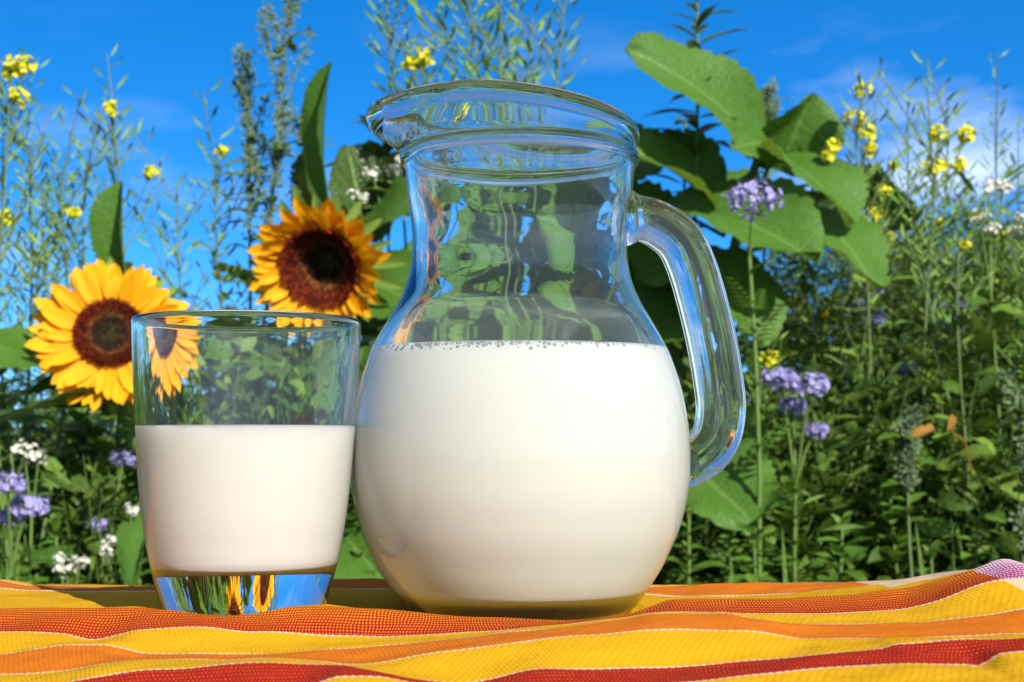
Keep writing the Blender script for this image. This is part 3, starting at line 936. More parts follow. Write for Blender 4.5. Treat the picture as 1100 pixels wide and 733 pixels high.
# --- sunflower behind the glass
B = P(343, 285, 1.85)
sfB = empty('sunflower', (B.x + .05, 1.97, GROUND), 'sunflower facing downward with hollow dark centre, between tumbler and jug neck', 'sunflower')
h_, c_, nv_ = flower_head(sfB, (343, 288), 1.85, 45, 84, (-.16, -.93, -.36), 28, 11, cup=.50, deep=.5)
sun_stem(sfB, [(B.x + .06, 1.98, GROUND), P(352, 600, 1.98), P(345, 430, 1.99), P(352, 300, 2.02), P(362, 262, 2.0), P(355, 262, 1.95), c_ - nv_ * .04], .011, .008)
leaf_obj(sfB, (358, 236), (346, 70), 1.95, 1.90, 46, (-.8, -.55, .2), 'heart', bend=.25, fold=.55, wav=.06, seed=14, side=.25, n=16, petiole=(364, 270, 2.0))
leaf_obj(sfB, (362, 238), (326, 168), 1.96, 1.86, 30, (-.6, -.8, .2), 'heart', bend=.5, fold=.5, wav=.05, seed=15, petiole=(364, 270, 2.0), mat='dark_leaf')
leaf_obj(sfB, (385, 268), (470, 205), 2.0, 1.92, 72, (-.1, -.7, .8), bend=.5, fold=.25, wav=.05, seed=16, petiole=(356, 300, 2.0))
leaf_obj(sfB, (375, 300), (455, 330), 2.0, 1.90, 84, (-.2, -.8, .6), bend=.4, fold=.2, wav=.05, seed=17, petiole=(350, 330, 2.0))
leaf_obj(sfB, (330, 395), (210, 400), 1.98, 1.85, 85, (.1, -.7, .75), bend=.4, fold=.2, wav=.05, seed=18, petiole=(345, 430, 1.99))
leaf_obj(sfB, (352, 400), (440, 450), 1.95, 1.80, 85, (-.2, -.7, .75), bend=.5, fold=.2, wav=.05, seed=19, petiole=(345, 430, 1.99))
leaf_obj(sfB, (340, 480), (255, 530), 1.92, 1.80, 90, (.2, -.8, .6), bend=.5, fold=.2, wav=.05, seed=20, petiole=(345, 500, 1.99))
leaf_obj(sfB, (356, 560), (425, 640), 1.85, 1.70, 80, (-.2, -.85, .5), bend=.5, fold=.2, wav=.06, seed=21, petiole=(352, 570, 1.98))
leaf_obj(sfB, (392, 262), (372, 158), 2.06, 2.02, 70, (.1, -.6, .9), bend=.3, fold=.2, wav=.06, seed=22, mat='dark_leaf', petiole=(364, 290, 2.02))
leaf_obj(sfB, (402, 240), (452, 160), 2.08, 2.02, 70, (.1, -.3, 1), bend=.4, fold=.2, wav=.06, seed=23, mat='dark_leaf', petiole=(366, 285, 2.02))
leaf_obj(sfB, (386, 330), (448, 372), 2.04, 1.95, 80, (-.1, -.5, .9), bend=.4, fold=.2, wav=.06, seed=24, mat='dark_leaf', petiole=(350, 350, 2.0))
# --- tall leafy sunflower without a flower, right of the jug
Cc = P(800, 250, 1.9)
sfC = empty('sunflower', (Cc.x - .02, 1.95, GROUND), 'flowerless sunflower with big broad leaves rising behind the jug handle', 'sunflower')
sun_stem(sfC, [(Cc.x - .04, 1.95, GROUND), P(778, 600, 1.95), P(782, 420, 1.95), P(784, 300, 1.95), P(800, 220, 1.95), P(815, 165, 1.94), P(818, 140, 1.93)], .011, .005)
SL = [((817, 158), (678, 60), 1.93, 1.80, 84, (-.25, -.9, .45), .45, 'leaf'),
      ((828, 160), (786, 152), 1.93, 1.83, 50, (-.2, -.9, .1), .6, 'leaf'),
      ((836, 182), (868, 100), 1.96, 1.90, 66, (.15, -.95, .25), .3, 'leaf'),
      ((838, 170), (906, 240), 1.90, 1.78, 78, (.3, -.8, .5), .55, 'leaf'),
      ((775, 232), (668, 158), 1.95, 1.85, 84, (-.1, -.85, .6), .45, 'leaf'),
      ((742, 205), (828, 225), 2.02, 1.96, 66, (.1, -.85, .6), .3, 'leaf'),
      ((712, 232), (872, 276), 1.92, 1.72, 92, (.05, -.75, .75), .45, 'leaf'),
      ((852, 222), (918, 304), 1.90, 1.74, 84, (.35, -.75, .6), .55, 'leaf'),
      ((905, 196), (978, 246), 2.0, 1.96, 48, (.2, .6, .75), .3, 'dark_leaf'),
      ((848, 262), (905, 222), 1.98, 1.96, 50, (.3, .5, .8), .2, 'dark_leaf'),
      ((776, 268), (806, 368), 1.90, 1.78, 66, (.3, -.9, .3), .3, 'leaf'),
      ((768, 280), (690, 300), 1.98, 1.9, 74, (-.2, -.8, .5), .5, 'leaf'),
      ((770, 330), (690, 380), 1.98, 1.88, 90, (-.2, -.8, .5), .5, 'leaf'),
      ((700, 160), (600, 190), 2.02, 1.95, 90, (-.2, -.9, .4), .4, 'leaf'),
      ((742, 300), (590, 250), 2.05, 1.95, 110, (-.2, -.9, .4), .4, 'leaf'),
      ((760, 380), (600, 330), 2.05, 1.95, 110, (-.2, -.9, .4), .4, 'leaf'),
      ((736, 492), (800, 566), 1.72, 1.60, 92, (.1, -.95, .3), .35, 'leaf'),
      ((760, 470), (822, 478), 1.78, 1.70, 66, (.1, -.95, .3), .35, 'leaf')]
for k, (b0, t0, d0, d1, wpx, fc, bd, mt_) in enumerate(SL):
    pet = (max(778, min(820, b0[0])) if b0[1] < 250 else 783, b0[1] + 22, 1.95)
    if b0[0] < 750 and b0[1] > 480: pet = (779, 530, 1.95)
    rl_ = random.Random(50 + k)
    leaf_obj(sfC, b0, t0, d0, d1, wpx * (1.22 if k > 1 else 1.08), fc, bend=bd, fold=rl_.uniform(.12, .42), wav=.07, seed=30 + k, mat=mt_, petiole=pet, twist=rl_.uniform(-.55, .55), side=rl_.uniform(-.3, .3))

# --- a shorter sunflower hidden behind the jug: only its leaves show through the glass
Dp = P(565, 300, 2.15)
sfD = empty('sunflower', (Dp.x, 2.2, GROUND), 'leafy sunflower seen only through the clear neck of the jug', 'sunflower')
sun_stem(sfD, [(Dp.x, 2.2, GROUND), P(560, 600, 2.2), P(568, 420, 2.2), P(560, 300, 2.2), P(566, 215, 2.2)], .011, .006)
for k, (b0, t0, d0, d1, wpx, fc, bd) in enumerate([
      ((560, 240), (460, 215), 2.16, 2.05, 95, (-.2, -.9, .4), .4), ((572, 232), (660, 215), 2.16, 2.05, 90, (.2, -.9, .4), .4),
      ((556, 290), (430, 300), 2.16, 2.02, 105, (-.1, -.9, .5), .5), ((572, 285), (690, 300), 2.16, 2.02, 105, (.2, -.9, .5), .5),
      ((560, 345), (450, 385), 2.16, 2.0, 110, (-.1, -.9, .5), .5), ((574, 350), (680, 380), 2.16, 2.0, 110, (.2, -.9, .5), .5),
      ((562, 225), (540, 175), 2.2, 2.15, 60, (-.2, -.95, .2), .3), ((566, 300), (560, 380), 2.12, 1.98, 90, (0, -.95, .4), .4)]):
    leaf_obj(sfD, b0, t0, d0, d1, wpx, (fc[0] + .2, -1, .25), bend=bd * .6, fold=.12, wav=.06, seed=60 + k, petiole=(563, b0[1] + 25, 2.2))

# --- flower clusters
def cross_flowers(mb, c, R_, n, rn, size, petals=4):
    for k in range(n):
        v_ = Vector((rn.gauss(0, 1), rn.gauss(0, 1), rn.gauss(0, .8))).normalized() * R_ * rn.uniform(.5, 1)
        p = Vector(c) + v_
        nd = (v_.normalized() + Vector((0, -.5, .6))).normalized()
        x, y, z = frame(Vector((rn.uniform(-1, 1), rn.uniform(-1, 1), rn.uniform(-1, 1))), nd)
        for q in range(petals):
            a = 2 * PI * q / petals + .3
            dv = x * math.cos(a) + y * math.sin(a)
            leaf(mb, p, dv + z * .35, z, size, size * .85, 'petal', 2, 1, .5, .1, 0, 0, rn)

def mustard(px, py, d, label, seed, foot=0.0, pods=26, spread=1.0, length=170, clusters=None, podlen=24, group='mustard plants standing against the sky', lean=0.0):
    rn = random.Random(seed)
    top = P(px, py, d); s = d / F_PX
    root = empty('mustard_plant', (top.x + foot, d + rn.uniform(-.05, .05), GROUND), label, 'wildflower', group)
    path = stem_path(top, foot, 0, 12, .035, rn)
    st = MB(); pd = MB()
    tube(st, [local(root, p) for p in path], .0045, .0012, 6)
    tips = [(path, length * s, .0)]
    # side branches
    H = (top - path[0]).length
    br = []
    nb = rn.randint(4, 6)
    for k in range(nb):
        t_ = 1 - (k + .7) * length * s / H / nb * 1.15
        p = at(path, t_)
        a = rn.uniform(0, 2 * PI)
        dv = Vector((math.cos(a) * .55 * spread, math.sin(a) * .35, .9)).normalized()
        ln_ = length * s * rn.uniform(.35, .75)
        q = [p + dv * ln_ * u + Vector((math.cos(a) * .02 * u * u, 0, .015 * u * u)) for u in (0, .33, .66, 1)]
        tube(st, [local(root, x_) for x_ in q], .0016, .0007, 5)
        br.append((q, ln_, 1))
    for pth, ln_, kind in [(path, length * s, 0)] + br:
        n_ = pods if kind == 0 else max(5, int(pods * .45))
        for k in range(n_):
            if kind == 0:
                t_ = 1 - (k + 1) / n_ * ln_ / H
            else:
                t_ = (k + 1.5) / (n_ + 1)
            p = at(pth, t_)
            a = k * 2.4 + rn.uniform(-.4, .4)
            dv = Vector((math.cos(a), math.sin(a) * .8, rn.uniform(.35, .8))).normalized()
            l1 = podlen * s * rn.uniform(.25, .45)
            l2 = podlen * s * rn.uniform(.6, 1.1)
            tube(st, [local(root, p), local(root, p + dv * l1)], .0006, .0005, 4)
            e_ = p + dv * l1
            leaf(pd, local(root, e_), dv + Vector((0, 0, .25)), Vector((rn.uniform(-.5, .5), -1, .3)), l2, l2 * .14, 'lance', 4, 1, -.8, .5, 0, 0, rn)
    # a few lower leaves
    for k in range(9):
        t_ = rn.uniform(.45, 1 - length * s / H * .9) if length * s / H < .5 else rn.uniform(.3, .6)
        p = at(path, t_); a = rn.uniform(0, 2 * PI)
        leaf(pd, local(root, p), Vector((math.cos(a), math.sin(a), .5)), (0, -.3, 1), rn.uniform(.05, .09), rn.uniform(.012, .022), 'lance', 5, 1, .7, .3, .05, 0, rn)
    st.build('stem', M['thin_stem'], root)
    pd.build('foliage', M['pod'], root)
    cl = [(px, py, 11)] if clusters is None else clusters
    for (cx_, cy_, r_) in cl:
        fm = MB()
        c = P(cx_, cy_, d)
        cross_flowers(fm, local(root, c), r_ * s, int(12 + r_ * 1.6), rn, 5.0 * s)
        fm.build('flower_cluster', M['yellow'], root)
        # stalk joining the cluster to the main stem
        if (cx_, cy_) != (px, py):
            sm2 = MB()
            j = at(path, 1 - (abs(cy_ - py) + 55) * s / H)
            mid = j.lerp(c, .55) + Vector((0, 0, -.012))
            tube(sm2, [local(root, x_) for x_ in (j, mid, c)], .0014, .0007, 5)
            sm2.build('flower_stalk', M['thin_stem'], root)
    return root

mustard(12, 68, 1.75, 'mustard plant with the biggest yellow cluster, at the edge above the left-turned sunflower leaf'.replace('left-turned ', ''), 101, .03, 30, 1, 260, [(12, 74, 13), (26, 70, 13), (20, 104, 11)])
mustard(35, 150, 1.85, 'flowerless green mustard full of pods beside the biggest yellow cluster', 102, -.05, 34, 1.2, 220, [])
mustard(62, 185, 1.8, 'low mustard with one small yellow flower just over the wide open sunflower', 103, .02, 30, 1.1, 150, [(80, 228, 6)])
mustard(-10, 190, 1.8, 'pod covered mustard stalk cut by the picture edge', 104, .02, 30, 1.1, 180, [(4, 232, 6)])
mustard(120, 118, 1.9, 'thin mustard with a single yellow cluster between the two sunflowers', 105, .10, 16, .7, 150, [(120, 117, 8), (163, 185, 8)])
mustard(92, 176, 2.1, 'thin pod bearing mustard behind the folded sunflower leaf', 106, .05, 20, 1, 160, [])
mustard(190, 200, 2.0, 'sparse mustard with pods and no flower, between two sunflowers', 107, -.05, 18, 1.1, 150, [])
mustard(232, 165, 2.0, 'pale mustard with pods leaning beside the tall goosefoot', 108, .0, 20, 1, 170, [(238, 162, 5)])
mustard(45, 240, 2.1, 'bushy mustard right behind the wide open sunflower head', 109, .0, 30, 1.2, 150, [(8, 236, 5)])
mustard(452, 62, 1.9, 'mustard with a yellow cluster just above the jug lip', 110, .06, 12, 1.1, 90, [(455, 62, 11), (441, 70, 7)])
mustard(412, -20, 2.0, 'slanting pod stalk crossing the sky above the jug spout', 111, .22, 22, .8, 190, [], 30)
mustard(500, -30, 1.9, 'branching mustard loaded with green pods above the jug lid line', 112, .10, 34, 1.3, 210, [], 32)
mustard(538, -25, 1.95, 'upright pod stalk over the middle of the jug rim', 113, .03, 26, 1, 190, [], 32)
mustard(610, -25, 1.95, 'mustard with pods and two faded florets over the jug rim', 114, -.06, 28, 1.1, 200, [], 30)
mustard(572, 20, 2.2, 'finer mustard with pods between two taller ones above the jug', 115, .0, 22, 1.1, 180, [], 24)
mustard(918, 130, 1.85, 'mustard with dense yellow clusters next to the broad sunflower leaves', 116, .0, 20, .5, 150, [(926, 98, 9), (918, 128, 12), (930, 142, 10), (934, 160, 7), (896, 158, 8), (890, 168, 5)])
mustard(1008, 145, 1.9, 'tallest yellow mustard of the pair under the cloud', 117, -.03, 18, 1, 170, [(1008, 143, 11), (1040, 145, 11), (1004, 178, 11), (1030, 178, 9)])
mustard(1018, 105, 2.0, 'faded mustard tip standing over the yellow pair under the cloud', 118, .0, 24, .9, 190, [])
mustard(940, 232, 1.9, 'short mustard with yellow florets against the dark heart shaped leaf', 119, .0, 12, .8, 100, [(938, 230, 9), (950, 205, 7)])
mustard(975, 205, 2.1, 'pod filled mustard in the tangle below the cloud', 120, .03, 30, 1.2, 180, [(1010, 240, 4)])
mustard(1045, 215, 2.0, 'greenish mustard leaning over the buckwheat', 121, -.05, 28, 1.2, 170, [(1050, 232, 5), (1083, 253, 6)])
mustard(1090, 225, 2.2, 'mustard with pods at the far edge by the buckwheat', 122, -.05, 28, 1.2, 170, [(1068, 255, 6)])
mustard(820, 392, 1.8, 'low mustard with bright yellow florets beside the jug handle', 123, .0, 12, .8, 60, [(818, 390, 11), (828, 384, 8)])
mustard(742, 400, 1.9, 'tiny mustard seen through the jug handle', 124, .0, 14, .8, 60, [(744, 402, 6), (748, 425, 4)])
mustard(960, 262, 2.3, 'hazy mustard with small florets far behind the sunflower leaves', 125, .0, 28, 1.2, 160, [(955, 255, 5), (990, 340, 5)])

for k, (px, py, d, ft, ln, lab) in enumerate([
    (1070, 150, 2.3, .05, 170, 'thin faded mustard stalk crossing the cloud beside the topping buckwheat'),
    (955, 170, 2.2, -.04, 150, 'bent pod stalk between the dense yellow mustard and the yellow pair'),
    (985, 235, 1.9, .06, 130, 'leaning olive mustard in front of the tangle below the yellow pair'),
    (1030, 255, 1.8, -.05, 120, 'stiff yellowish mustard stalk low under the yellow pair'),
    (1100, 270, 1.85, -.03, 130, 'mustard stalk below the buckwheat at the outer edge'),
    (1060, 290, 2.0, .05, 120, 'half withered mustard amid the tangle under the buckwheat'),
    (925, 275, 2.1, .04, 120, 'fine mustard stalk showing past the lowest broad sunflower leaf'),
    (880, 330, 2.0, .0, 100, 'low mustard stalk beneath the broad sunflower leaves')]):
    mustard(px, py, d, lab, 140 + k, ft, 22, 1.3, ln, [(px + 6, py + 8, 4)] if k % 2 else [], 20)

def goosefoot(px, py, d, label, seed, foot=0.0, length=260, mat='grey_green', clusters=46, leaves=16, name='goosefoot_plant', group=None):
    rn = random.Random(seed)
    top = P(px, py, d); s = d / F_PX
    root = empty(name, (top.x + foot, d, GROUND), label, 'weed', group)
    path = stem_path(top, foot, 0, 12, .015, rn)
    H = (top - path[0]).length
    st, cl, lf = MB(), MB(), MB()
    tube(st, [local(root, p) for p in path], .006, .0012, 6)
    br = [(path, length * s / H, 0)]
    for k in range(7):
        t_ = 1 - (k + 1.2) / 8 * length * s / H
        p = at(path, t_); a = rn.choice((0, PI)) + rn.uniform(-.6, .6)
        dv = Vector((math.cos(a) * .32, math.sin(a) * .3, .95)).normalized()
        ln_ = length * s * rn.uniform(.15, .38)
        q = [p + dv * ln_ * u for u in (0, .5, 1)]
        tube(st, [local(root, x_) for x_ in q], .002, .0008, 5)
        br.append((q, 1.0, 1))
    for pth, fr, kind in br:
        n_ = clusters if kind == 0 else 14
        for k in range(n_):
            t_ = 1 - rn.random() ** (1.3) * fr
            p = at(pth, t_)
            for q in range(7):
                v_ = Vector((rn.gauss(0, 1), rn.gauss(0, 1), rn.gauss(0, 1)))
                leaf(cl, local(root, p + v_ * .0035), v_ + Vector((0, 0, .8)), (0, -1, .4), rn.uniform(.004, .009), .0045, 'ovate', 2, 1, .4, .3, 0, 0, rn)
    for k in range(leaves):
        t_ = 1 - rn.uniform(.05, 1.6) * length * s / H
        p = at(path, t_); a = rn.uniform(0, 2 * PI)
        leaf(lf, local(root, p), Vector((math.cos(a), math.sin(a), rn.uniform(-.1, .6))), (0, -.4, 1), rn.uniform(.025, .055), rn.uniform(.010, .02), 'ovate', 5, 1, .5, .3, .05, .08, rn)
    st.build('stem', M['thin_stem'], root); cl.build('seed_heads', M[mat], root); lf.build('leaves', M['weed'], root)
    return root
goosefoot(312, -12, 1.95, 'tall grey green goosefoot rising over the hollow sunflower', 201, -.06, 290, clusters=70, leaves=26)
goosefoot(268, 60, 2.0, 'thinner goosefoot stalk beside the tall one, over the hollow sunflower', 202, -.02, 200, clusters=34)
goosefoot(330, 130, 2.0, 'short goosefoot next to the curled sunflower leaf', 203, .0, 120, clusters=26)
goosefoot(824, 100, 2.05, 'goosefoot tip peeping over the big sunflower leaf', 204, -.05, 80, clusters=24)
goosefoot(1098, 430, 1.6, 'grey goosefoot close to the raised corner of the cloth', 205, .02, 200, clusters=60)
goosefoot(975, 455, 1.7, 'pale fluffy goosefoot low in the green tangle', 206, .02, 70, clusters=40)

def leafy(px, py, d, label, seed, foot=0.0, length=150, n=34, Lpx=34, wf=.28, mat='dark_leaf', name='leafy_weed', shape='lance', cat='weed', group=None, up=.35, ser=0.0):
    rn = random.Random(seed)
    top = P(px, py, d); s = d / F_PX
    root = empty(name, (top.x + foot, d, GROUND), label, cat, group)
    path = stem_path(top, foot, 0, 10, .015, rn)
    H = (top - path[0]).length
    st, lf = MB(), MB()
    tube(st, [local(root, p) for p in path], .0055, .0018, 6)
    for k in range(n):
        f = (k + .2) / n
        p = at(path, 1 - f * length * s / H)
        a = k * 2.4 + rn.uniform(-.3, .3)
        L = Lpx * s * (.45 + .7 * min(1, f * 3)) * rn.uniform(.75, 1.2)
        leaf(lf, local(root, p), Vector((math.cos(a), math.sin(a), up + rn.uniform(-.3, .4) + (1.2 if f < .08 else 0))), (0, -.3, 1), L, L * wf, shape, 6, 2, rn.uniform(.2, .7), .3, .04, ser, rn)
    st.build('stem', M['stem'], root); lf.build('leaves', M[mat], root)
    return root
leafy(748, -30, 1.9, 'dark narrow leaved weed standing tall behind the big sunflower leaf', 301, -.01, 210, 34, 46, .32)
leafy(736, 130, 2.0, 'second dark narrow leaved weed beside the jug rim', 302, .01, 150, 26, 42, .3)
leafy(415, 120, 2.1, 'dark leafy weed close to the jug spout', 303, .0, 130, 26, 60, .45)

def phacelia(clusters, d, label, seed, foot=0.0, bottom=None):
    rn = random.Random(seed); s = d / F_PX
    cx0 = sum(c[0] for c in clusters) / len(clusters); cy1 = max(c[1] for c in clusters) + 60
    fork = P(cx0 - 5, cy1, d)
    root = empty('phacelia_plant', (fork.x + foot, d, GROUND), label, 'wildflower', 'violet flowering phacelia')
    st, lf = MB(), MB()
    path = stem_path(fork, foot, 0, 9, .01, rn)
    tube(st, [local(root, p) for p in path], .004, .0025, 6)
    for k in range(26):
        p = at(path, rn.uniform(.45, 1)); a = rn.uniform(0, 2 * PI)
        dv = Vector((math.cos(a), math.sin(a), .5)).normalized(); L = rn.uniform(.05, .09)
        for q in range(7):   # feathery leaf
            e_ = p + dv * L * q / 7
            for sg in (-1, 1):
                x, y, z = frame(dv, (0, -.2, 1))
                leaf(lf, local(root, e_), dv * .6 + x * sg, z, L * .28 * (1 - q / 9), L * .07, 'lance', 3, 1, .3, .2, 0, 0, rn)
    for (cx_, cy_, r_) in clusters:
        c = P(cx_, cy_, d + rn.uniform(-.03, .03))
        tube(st, [local(root, x_) for x_ in (fork, fork.lerp(c, .5) + Vector((0, 0, .008)), c)], .002, .0013, 5)
        fm, bm_ = MB(), MB()
        R_ = r_ * s * 1.02
        for k in range(int(24 + 2 * r_)):
            v_ = Vector((rn.gauss(0, 1), rn.gauss(0, 1), rn.gauss(0, .6) + .1)).normalized()
            p = c + Vector((v_.x * R_, v_.y * R_, v_.z * R_ * .62)) * rn.uniform(.65, 1)
            x, y, z = frame(Vector((rn.uniform(-1, 1), rn.uniform(-1, 1), .3)), v_)
            sz = 5.3 * s
            for q in range(5):
                a = 2 * PI * q / 5
                leaf(fm, local(root, p), x * math.cos(a) + y * math.sin(a) + z * .8, z, sz, sz * .8, 'petal', 3, 1, .7, .2, 0, 0, rn)
            for q in range(4):   # stamens
                a = rn.uniform(0, 6.3)
                leaf(fm, local(root, p), z + (x * math.cos(a) + y * math.sin(a)) * .4, x, sz * 1.7, sz * .08, 'strip', 2, 1, .2, 0, 0, 0, rn)
        for k in range(60):
            v_ = Vector((rn.gauss(0, 1), rn.gauss(0, 1), rn.gauss(0, .6) - .15)).normalized()
            p = c + Vector((v_.x * R_, v_.y * R_, v_.z * R_ * .6)) * rn.uniform(.3, .8)
            leaf(bm_, local(root, p), v_, (0, 0, 1), 4.5 * s, 2.6 * s, 'ovate', 2, 1, .3, .3, 0, 0, rn)
        fm.build('flower_cluster', M['violet'], root); bm_.build('buds', M['fuzz'], root)
    st.build('stem', M['stem'], root); lf.build('leaves', M['weed'], root)
    return root
phacelia([(810, 216, 30)], 1.62, 'single big violet phacelia bloom against the broad sunflower leaves', 401, .02)
phacelia([(838, 408, 19), (872, 414, 18), (852, 436, 14), (876, 462, 10)], 1.65, 'violet phacelia with three blooms beside the jug handle, above green leaves', 402, -.03)
phacelia([(918, 330, 13), (936, 342, 12)], 2.0, 'pale phacelia in the tangle under the broad sunflower leaves', 403, .02)
phacelia([(8, 522, 17), (30, 545, 19), (12, 556, 12)], 1.55, 'deep violet phacelia low under the wide open sunflower', 404, -.02)
phacelia([(132, 494, 9), (105, 563, 7)], 1.75, 'small blue phacelia between the buckwheat sprays', 405, .02)
phacelia([(1040, 330, 9), (1052, 336, 8)], 2.1, 'small distant phacelia under the buckwheat', 406, .02)
phacelia([(975, 396, 8), (940, 310, 7)], 2.0, 'faint phacelia buds amid the tangled stalks', 407, .0)

def buckwheat(clusters, d, label, seed, foot=0.0):
    rn = random.Random(seed); s = d / F_PX
    cx0 = sum(c[0] for c in clusters) / len(clusters); cy1 = max(c[1] for c in clusters) + 70
    fork = P(cx0, cy1, d)
    root = empty('buckwheat_plant', (fork.x + foot, d, GROUND), label, 'wildflower', 'white flowering buckwheat')
    st, lf = MB(), MB()
    path = stem_path(fork, foot, 0, 9, .01, rn)
    tube(st, [local(root, p) for p in path], .004, .002, 6)
    for k in range(12):
        p = at(path, rn.uniform(.6, 1)); a = rn.uniform(0, 2 * PI)
        L = rn.uniform(.03, .055)
        leaf(lf, local(root, p), Vector((math.cos(a), math.sin(a), .1)), (0, -.5, 1), L, L * .85, 'heart', 6, 2, .5, .2, .04, 0, rn)
    for (cx_, cy_, r_) in clusters:
        c = P(cx_, cy_, d)
        tube(st, [local(root, x_) for x_ in (fork, fork.lerp(c, .5), c)], .0017, .001, 5)
        fm = MB()
        for k in range(int(12 + r_ * 1.4)):
            v_ = Vector((rn.gauss(0, 1), rn.gauss(0, 1), rn.gauss(0, .7))).normalized() * r_ * s * rn.uniform(.4, 1)
            p = c + v_
            nd = (v_.normalized() + Vector((0, -.4, .5))).normalized()
            x, y, z = frame(Vector((rn.uniform(-1, 1), rn.uniform(-1, 1), .2)), nd)
            for q in range(5):
                a = 2 * PI * q / 5
                leaf(fm, local(root, p), x * math.cos(a) + y * math.sin(a) + z * .5, z, 3.6 * s, 3.3 * s, 'petal', 2, 1, .5, .2, 0, 0, rn)
        fm.build('flower_cluster', M['white'], root)
    st.build('stem', M['stem'], root); lf.build('leaves', M['weed'], root)
    return root
buckwheat([(1062, 198, 11), (1078, 200, 11), (1052, 232, 11), (1066, 245, 7)], 1.85, 'white buckwheat topping the tangle under the cloud', 501, .02)
buckwheat([(400, 186, 9), (422, 182, 9), (430, 172, 6)], 2.0, 'white buckwheat next to the jug neck', 502, .0)
buckwheat([(26, 484, 15), (42, 488, 11)], 1.65, 'creamy buckwheat below the wide open sunflower', 503, .02)
buckwheat([(122, 583, 13), (116, 592, 9), (142, 548, 9)], 1.50, 'bright white buckwheat close beside the tumbler', 504, .02)
buckwheat([(72, 610, 13), (86, 604, 9), (64, 600, 7)], 1.50, 'faded buckwheat low over the edge of the cloth', 505, .0)
buckwheat([(388, 212, 7), (380, 207, 6)], 1.98, 'small yellowish buckwheat over the hollow sunflower', 506, .0)
buckwheat([(1088, 250, 8), (1096, 236, 8)], 1.9, 'buckwheat at the picture edge, under the topping one'.replace('picture ', 'outer '), 507, .0)

# --- broad leaved weeds in the front of the thicket
rn = random.Random(77)
GW = 'broad leaved weeds along the front of the thicket'
spots = [(740, 545, 1.35), (778, 560, 1.38), (810, 580, 1.32), (850, 520, 1.5), (905, 560, 1.4), (955, 520, 1.5), (1000, 590, 1.35), (1050, 560, 1.42),
         (890, 470, 1.65), (1010, 430, 1.7), (940, 430, 1.75), (1070, 480, 1.6), (20, 600, 1.35), (60, 560, 1.5), (100, 520, 1.6), (10, 470, 1.7), (75, 500, 1.65), (150, 590, 1.4),
         (230, 520, 1.7), (420, 520, 1.7), (385, 590, 1.5), (690, 500, 1.7), (-60, 540, 1.5), (1160, 540, 1.5)]
WL = ['weed with toothed leaves right under the jug handle', 'bushy weed just behind the orange stripe, beside the jug belly', 'low weed at the cloth edge beneath the phacelia', 'weed in line with the upright grass blade beside the phacelia stem',
 'weed halfway between the phacelia and the withered leaf', 'weed just below the withered orange leaf', 'weed touching the raised corner of the cloth', 'weed behind the purple checked corner of the cloth',
 'taller weed under the pale phacelia in the tangle', 'weed beside the withered orange leaf', 'weed under the far phacelia buds', 'weed at the outer edge next to the grey goosefoot',
 'weed beside the faded low buckwheat at the cloth edge', 'weed between the violet phacelia and the faded buckwheat', 'weed under the dark leaves of the wide open sunflower', 'weed beside the creamy buckwheat at the outer edge',
 'weed between the creamy and the bright white buckwheat', 'low weed touching the tumbler outline behind the cloth', 'weed seen through the empty part of the tumbler', 'weed seen in the gap between tumbler and jug',
 'low weed in the gap between tumbler and jug base', 'weed inside the loop of the jug handle', 'weed past the outer edge, near the violet phacelia', 'weed past the outer edge, near the cloth corner']
for k, (px, py, d) in enumerate(spots):
    d += .25
    leafy(px, py, d, 'green ' + WL[k], 700 + k, rn.uniform(-.04, .04), 190, 36, rn.uniform(24, 46), rn.uniform(.40, .75), 'weed', 'leafy_weed', 'ovate', 'weed', GW, .25, .07)
GL_ = ['upright grass blade beneath the phacelia by the handle', 'short grass blade leaning near the jug belly', 'grass blade leaning towards the purple checked cloth corner', 'grass blade low at the outer edge beneath the violet phacelia', 'grass blade crossing the violet phacelia at the outer edge']
for k, (px, py, px2, py2, d) in enumerate([(858, 565, 862, 690, 1.3), (800, 590, 812, 690, 1.3), (1005, 560, 1052, 690, 1.35), (0, 592, 60, 640, 1.3), (-20, 520, 30, 640, 1.3)]):
    r_ = empty('grass_blade', P(px2, py2, d), GL_[k], 'grass blade', 'single grass blades')
    mb = MB(); b0 = P(px2, py2, d); t0 = P(px, py, d)
    b0g = Vector((b0.x, b0.y + .02, GROUND))
    leaf(mb, local(r_, b0g), t0 - b0g, (.2, -1, .1), (t0 - b0g).length, .012, 'strip', 20, 1, .1, .4)
    mb.build('blade', M['weed'], r_)
wl = empty('withered_leaf', P(1010, 465, 1.60), 'withered orange brown leaf caught in the thicket near the cloth corner', 'dead leaf')
mb = MB(); leaf(mb, (-.035, 0, -.003), (1, 0, .25), (0, -1, .3), .046, .015, 'ovate', 8, 3, .9, .7, .2, .1, random.Random(3), 1.2)
tube(mb, [(.012, .002, .003), (.03, .004, -.01), (.04, .01, -.05)], .0012, .0008, 5)
leaf(mb, (.008, 0, .002), (.3, 0, 1), (.3, -1, .1), .030, .012, 'ovate', 8, 3, .7, .8, .2, .1, random.Random(4), -.8)
mb.build('blade', M['dry'], wl)

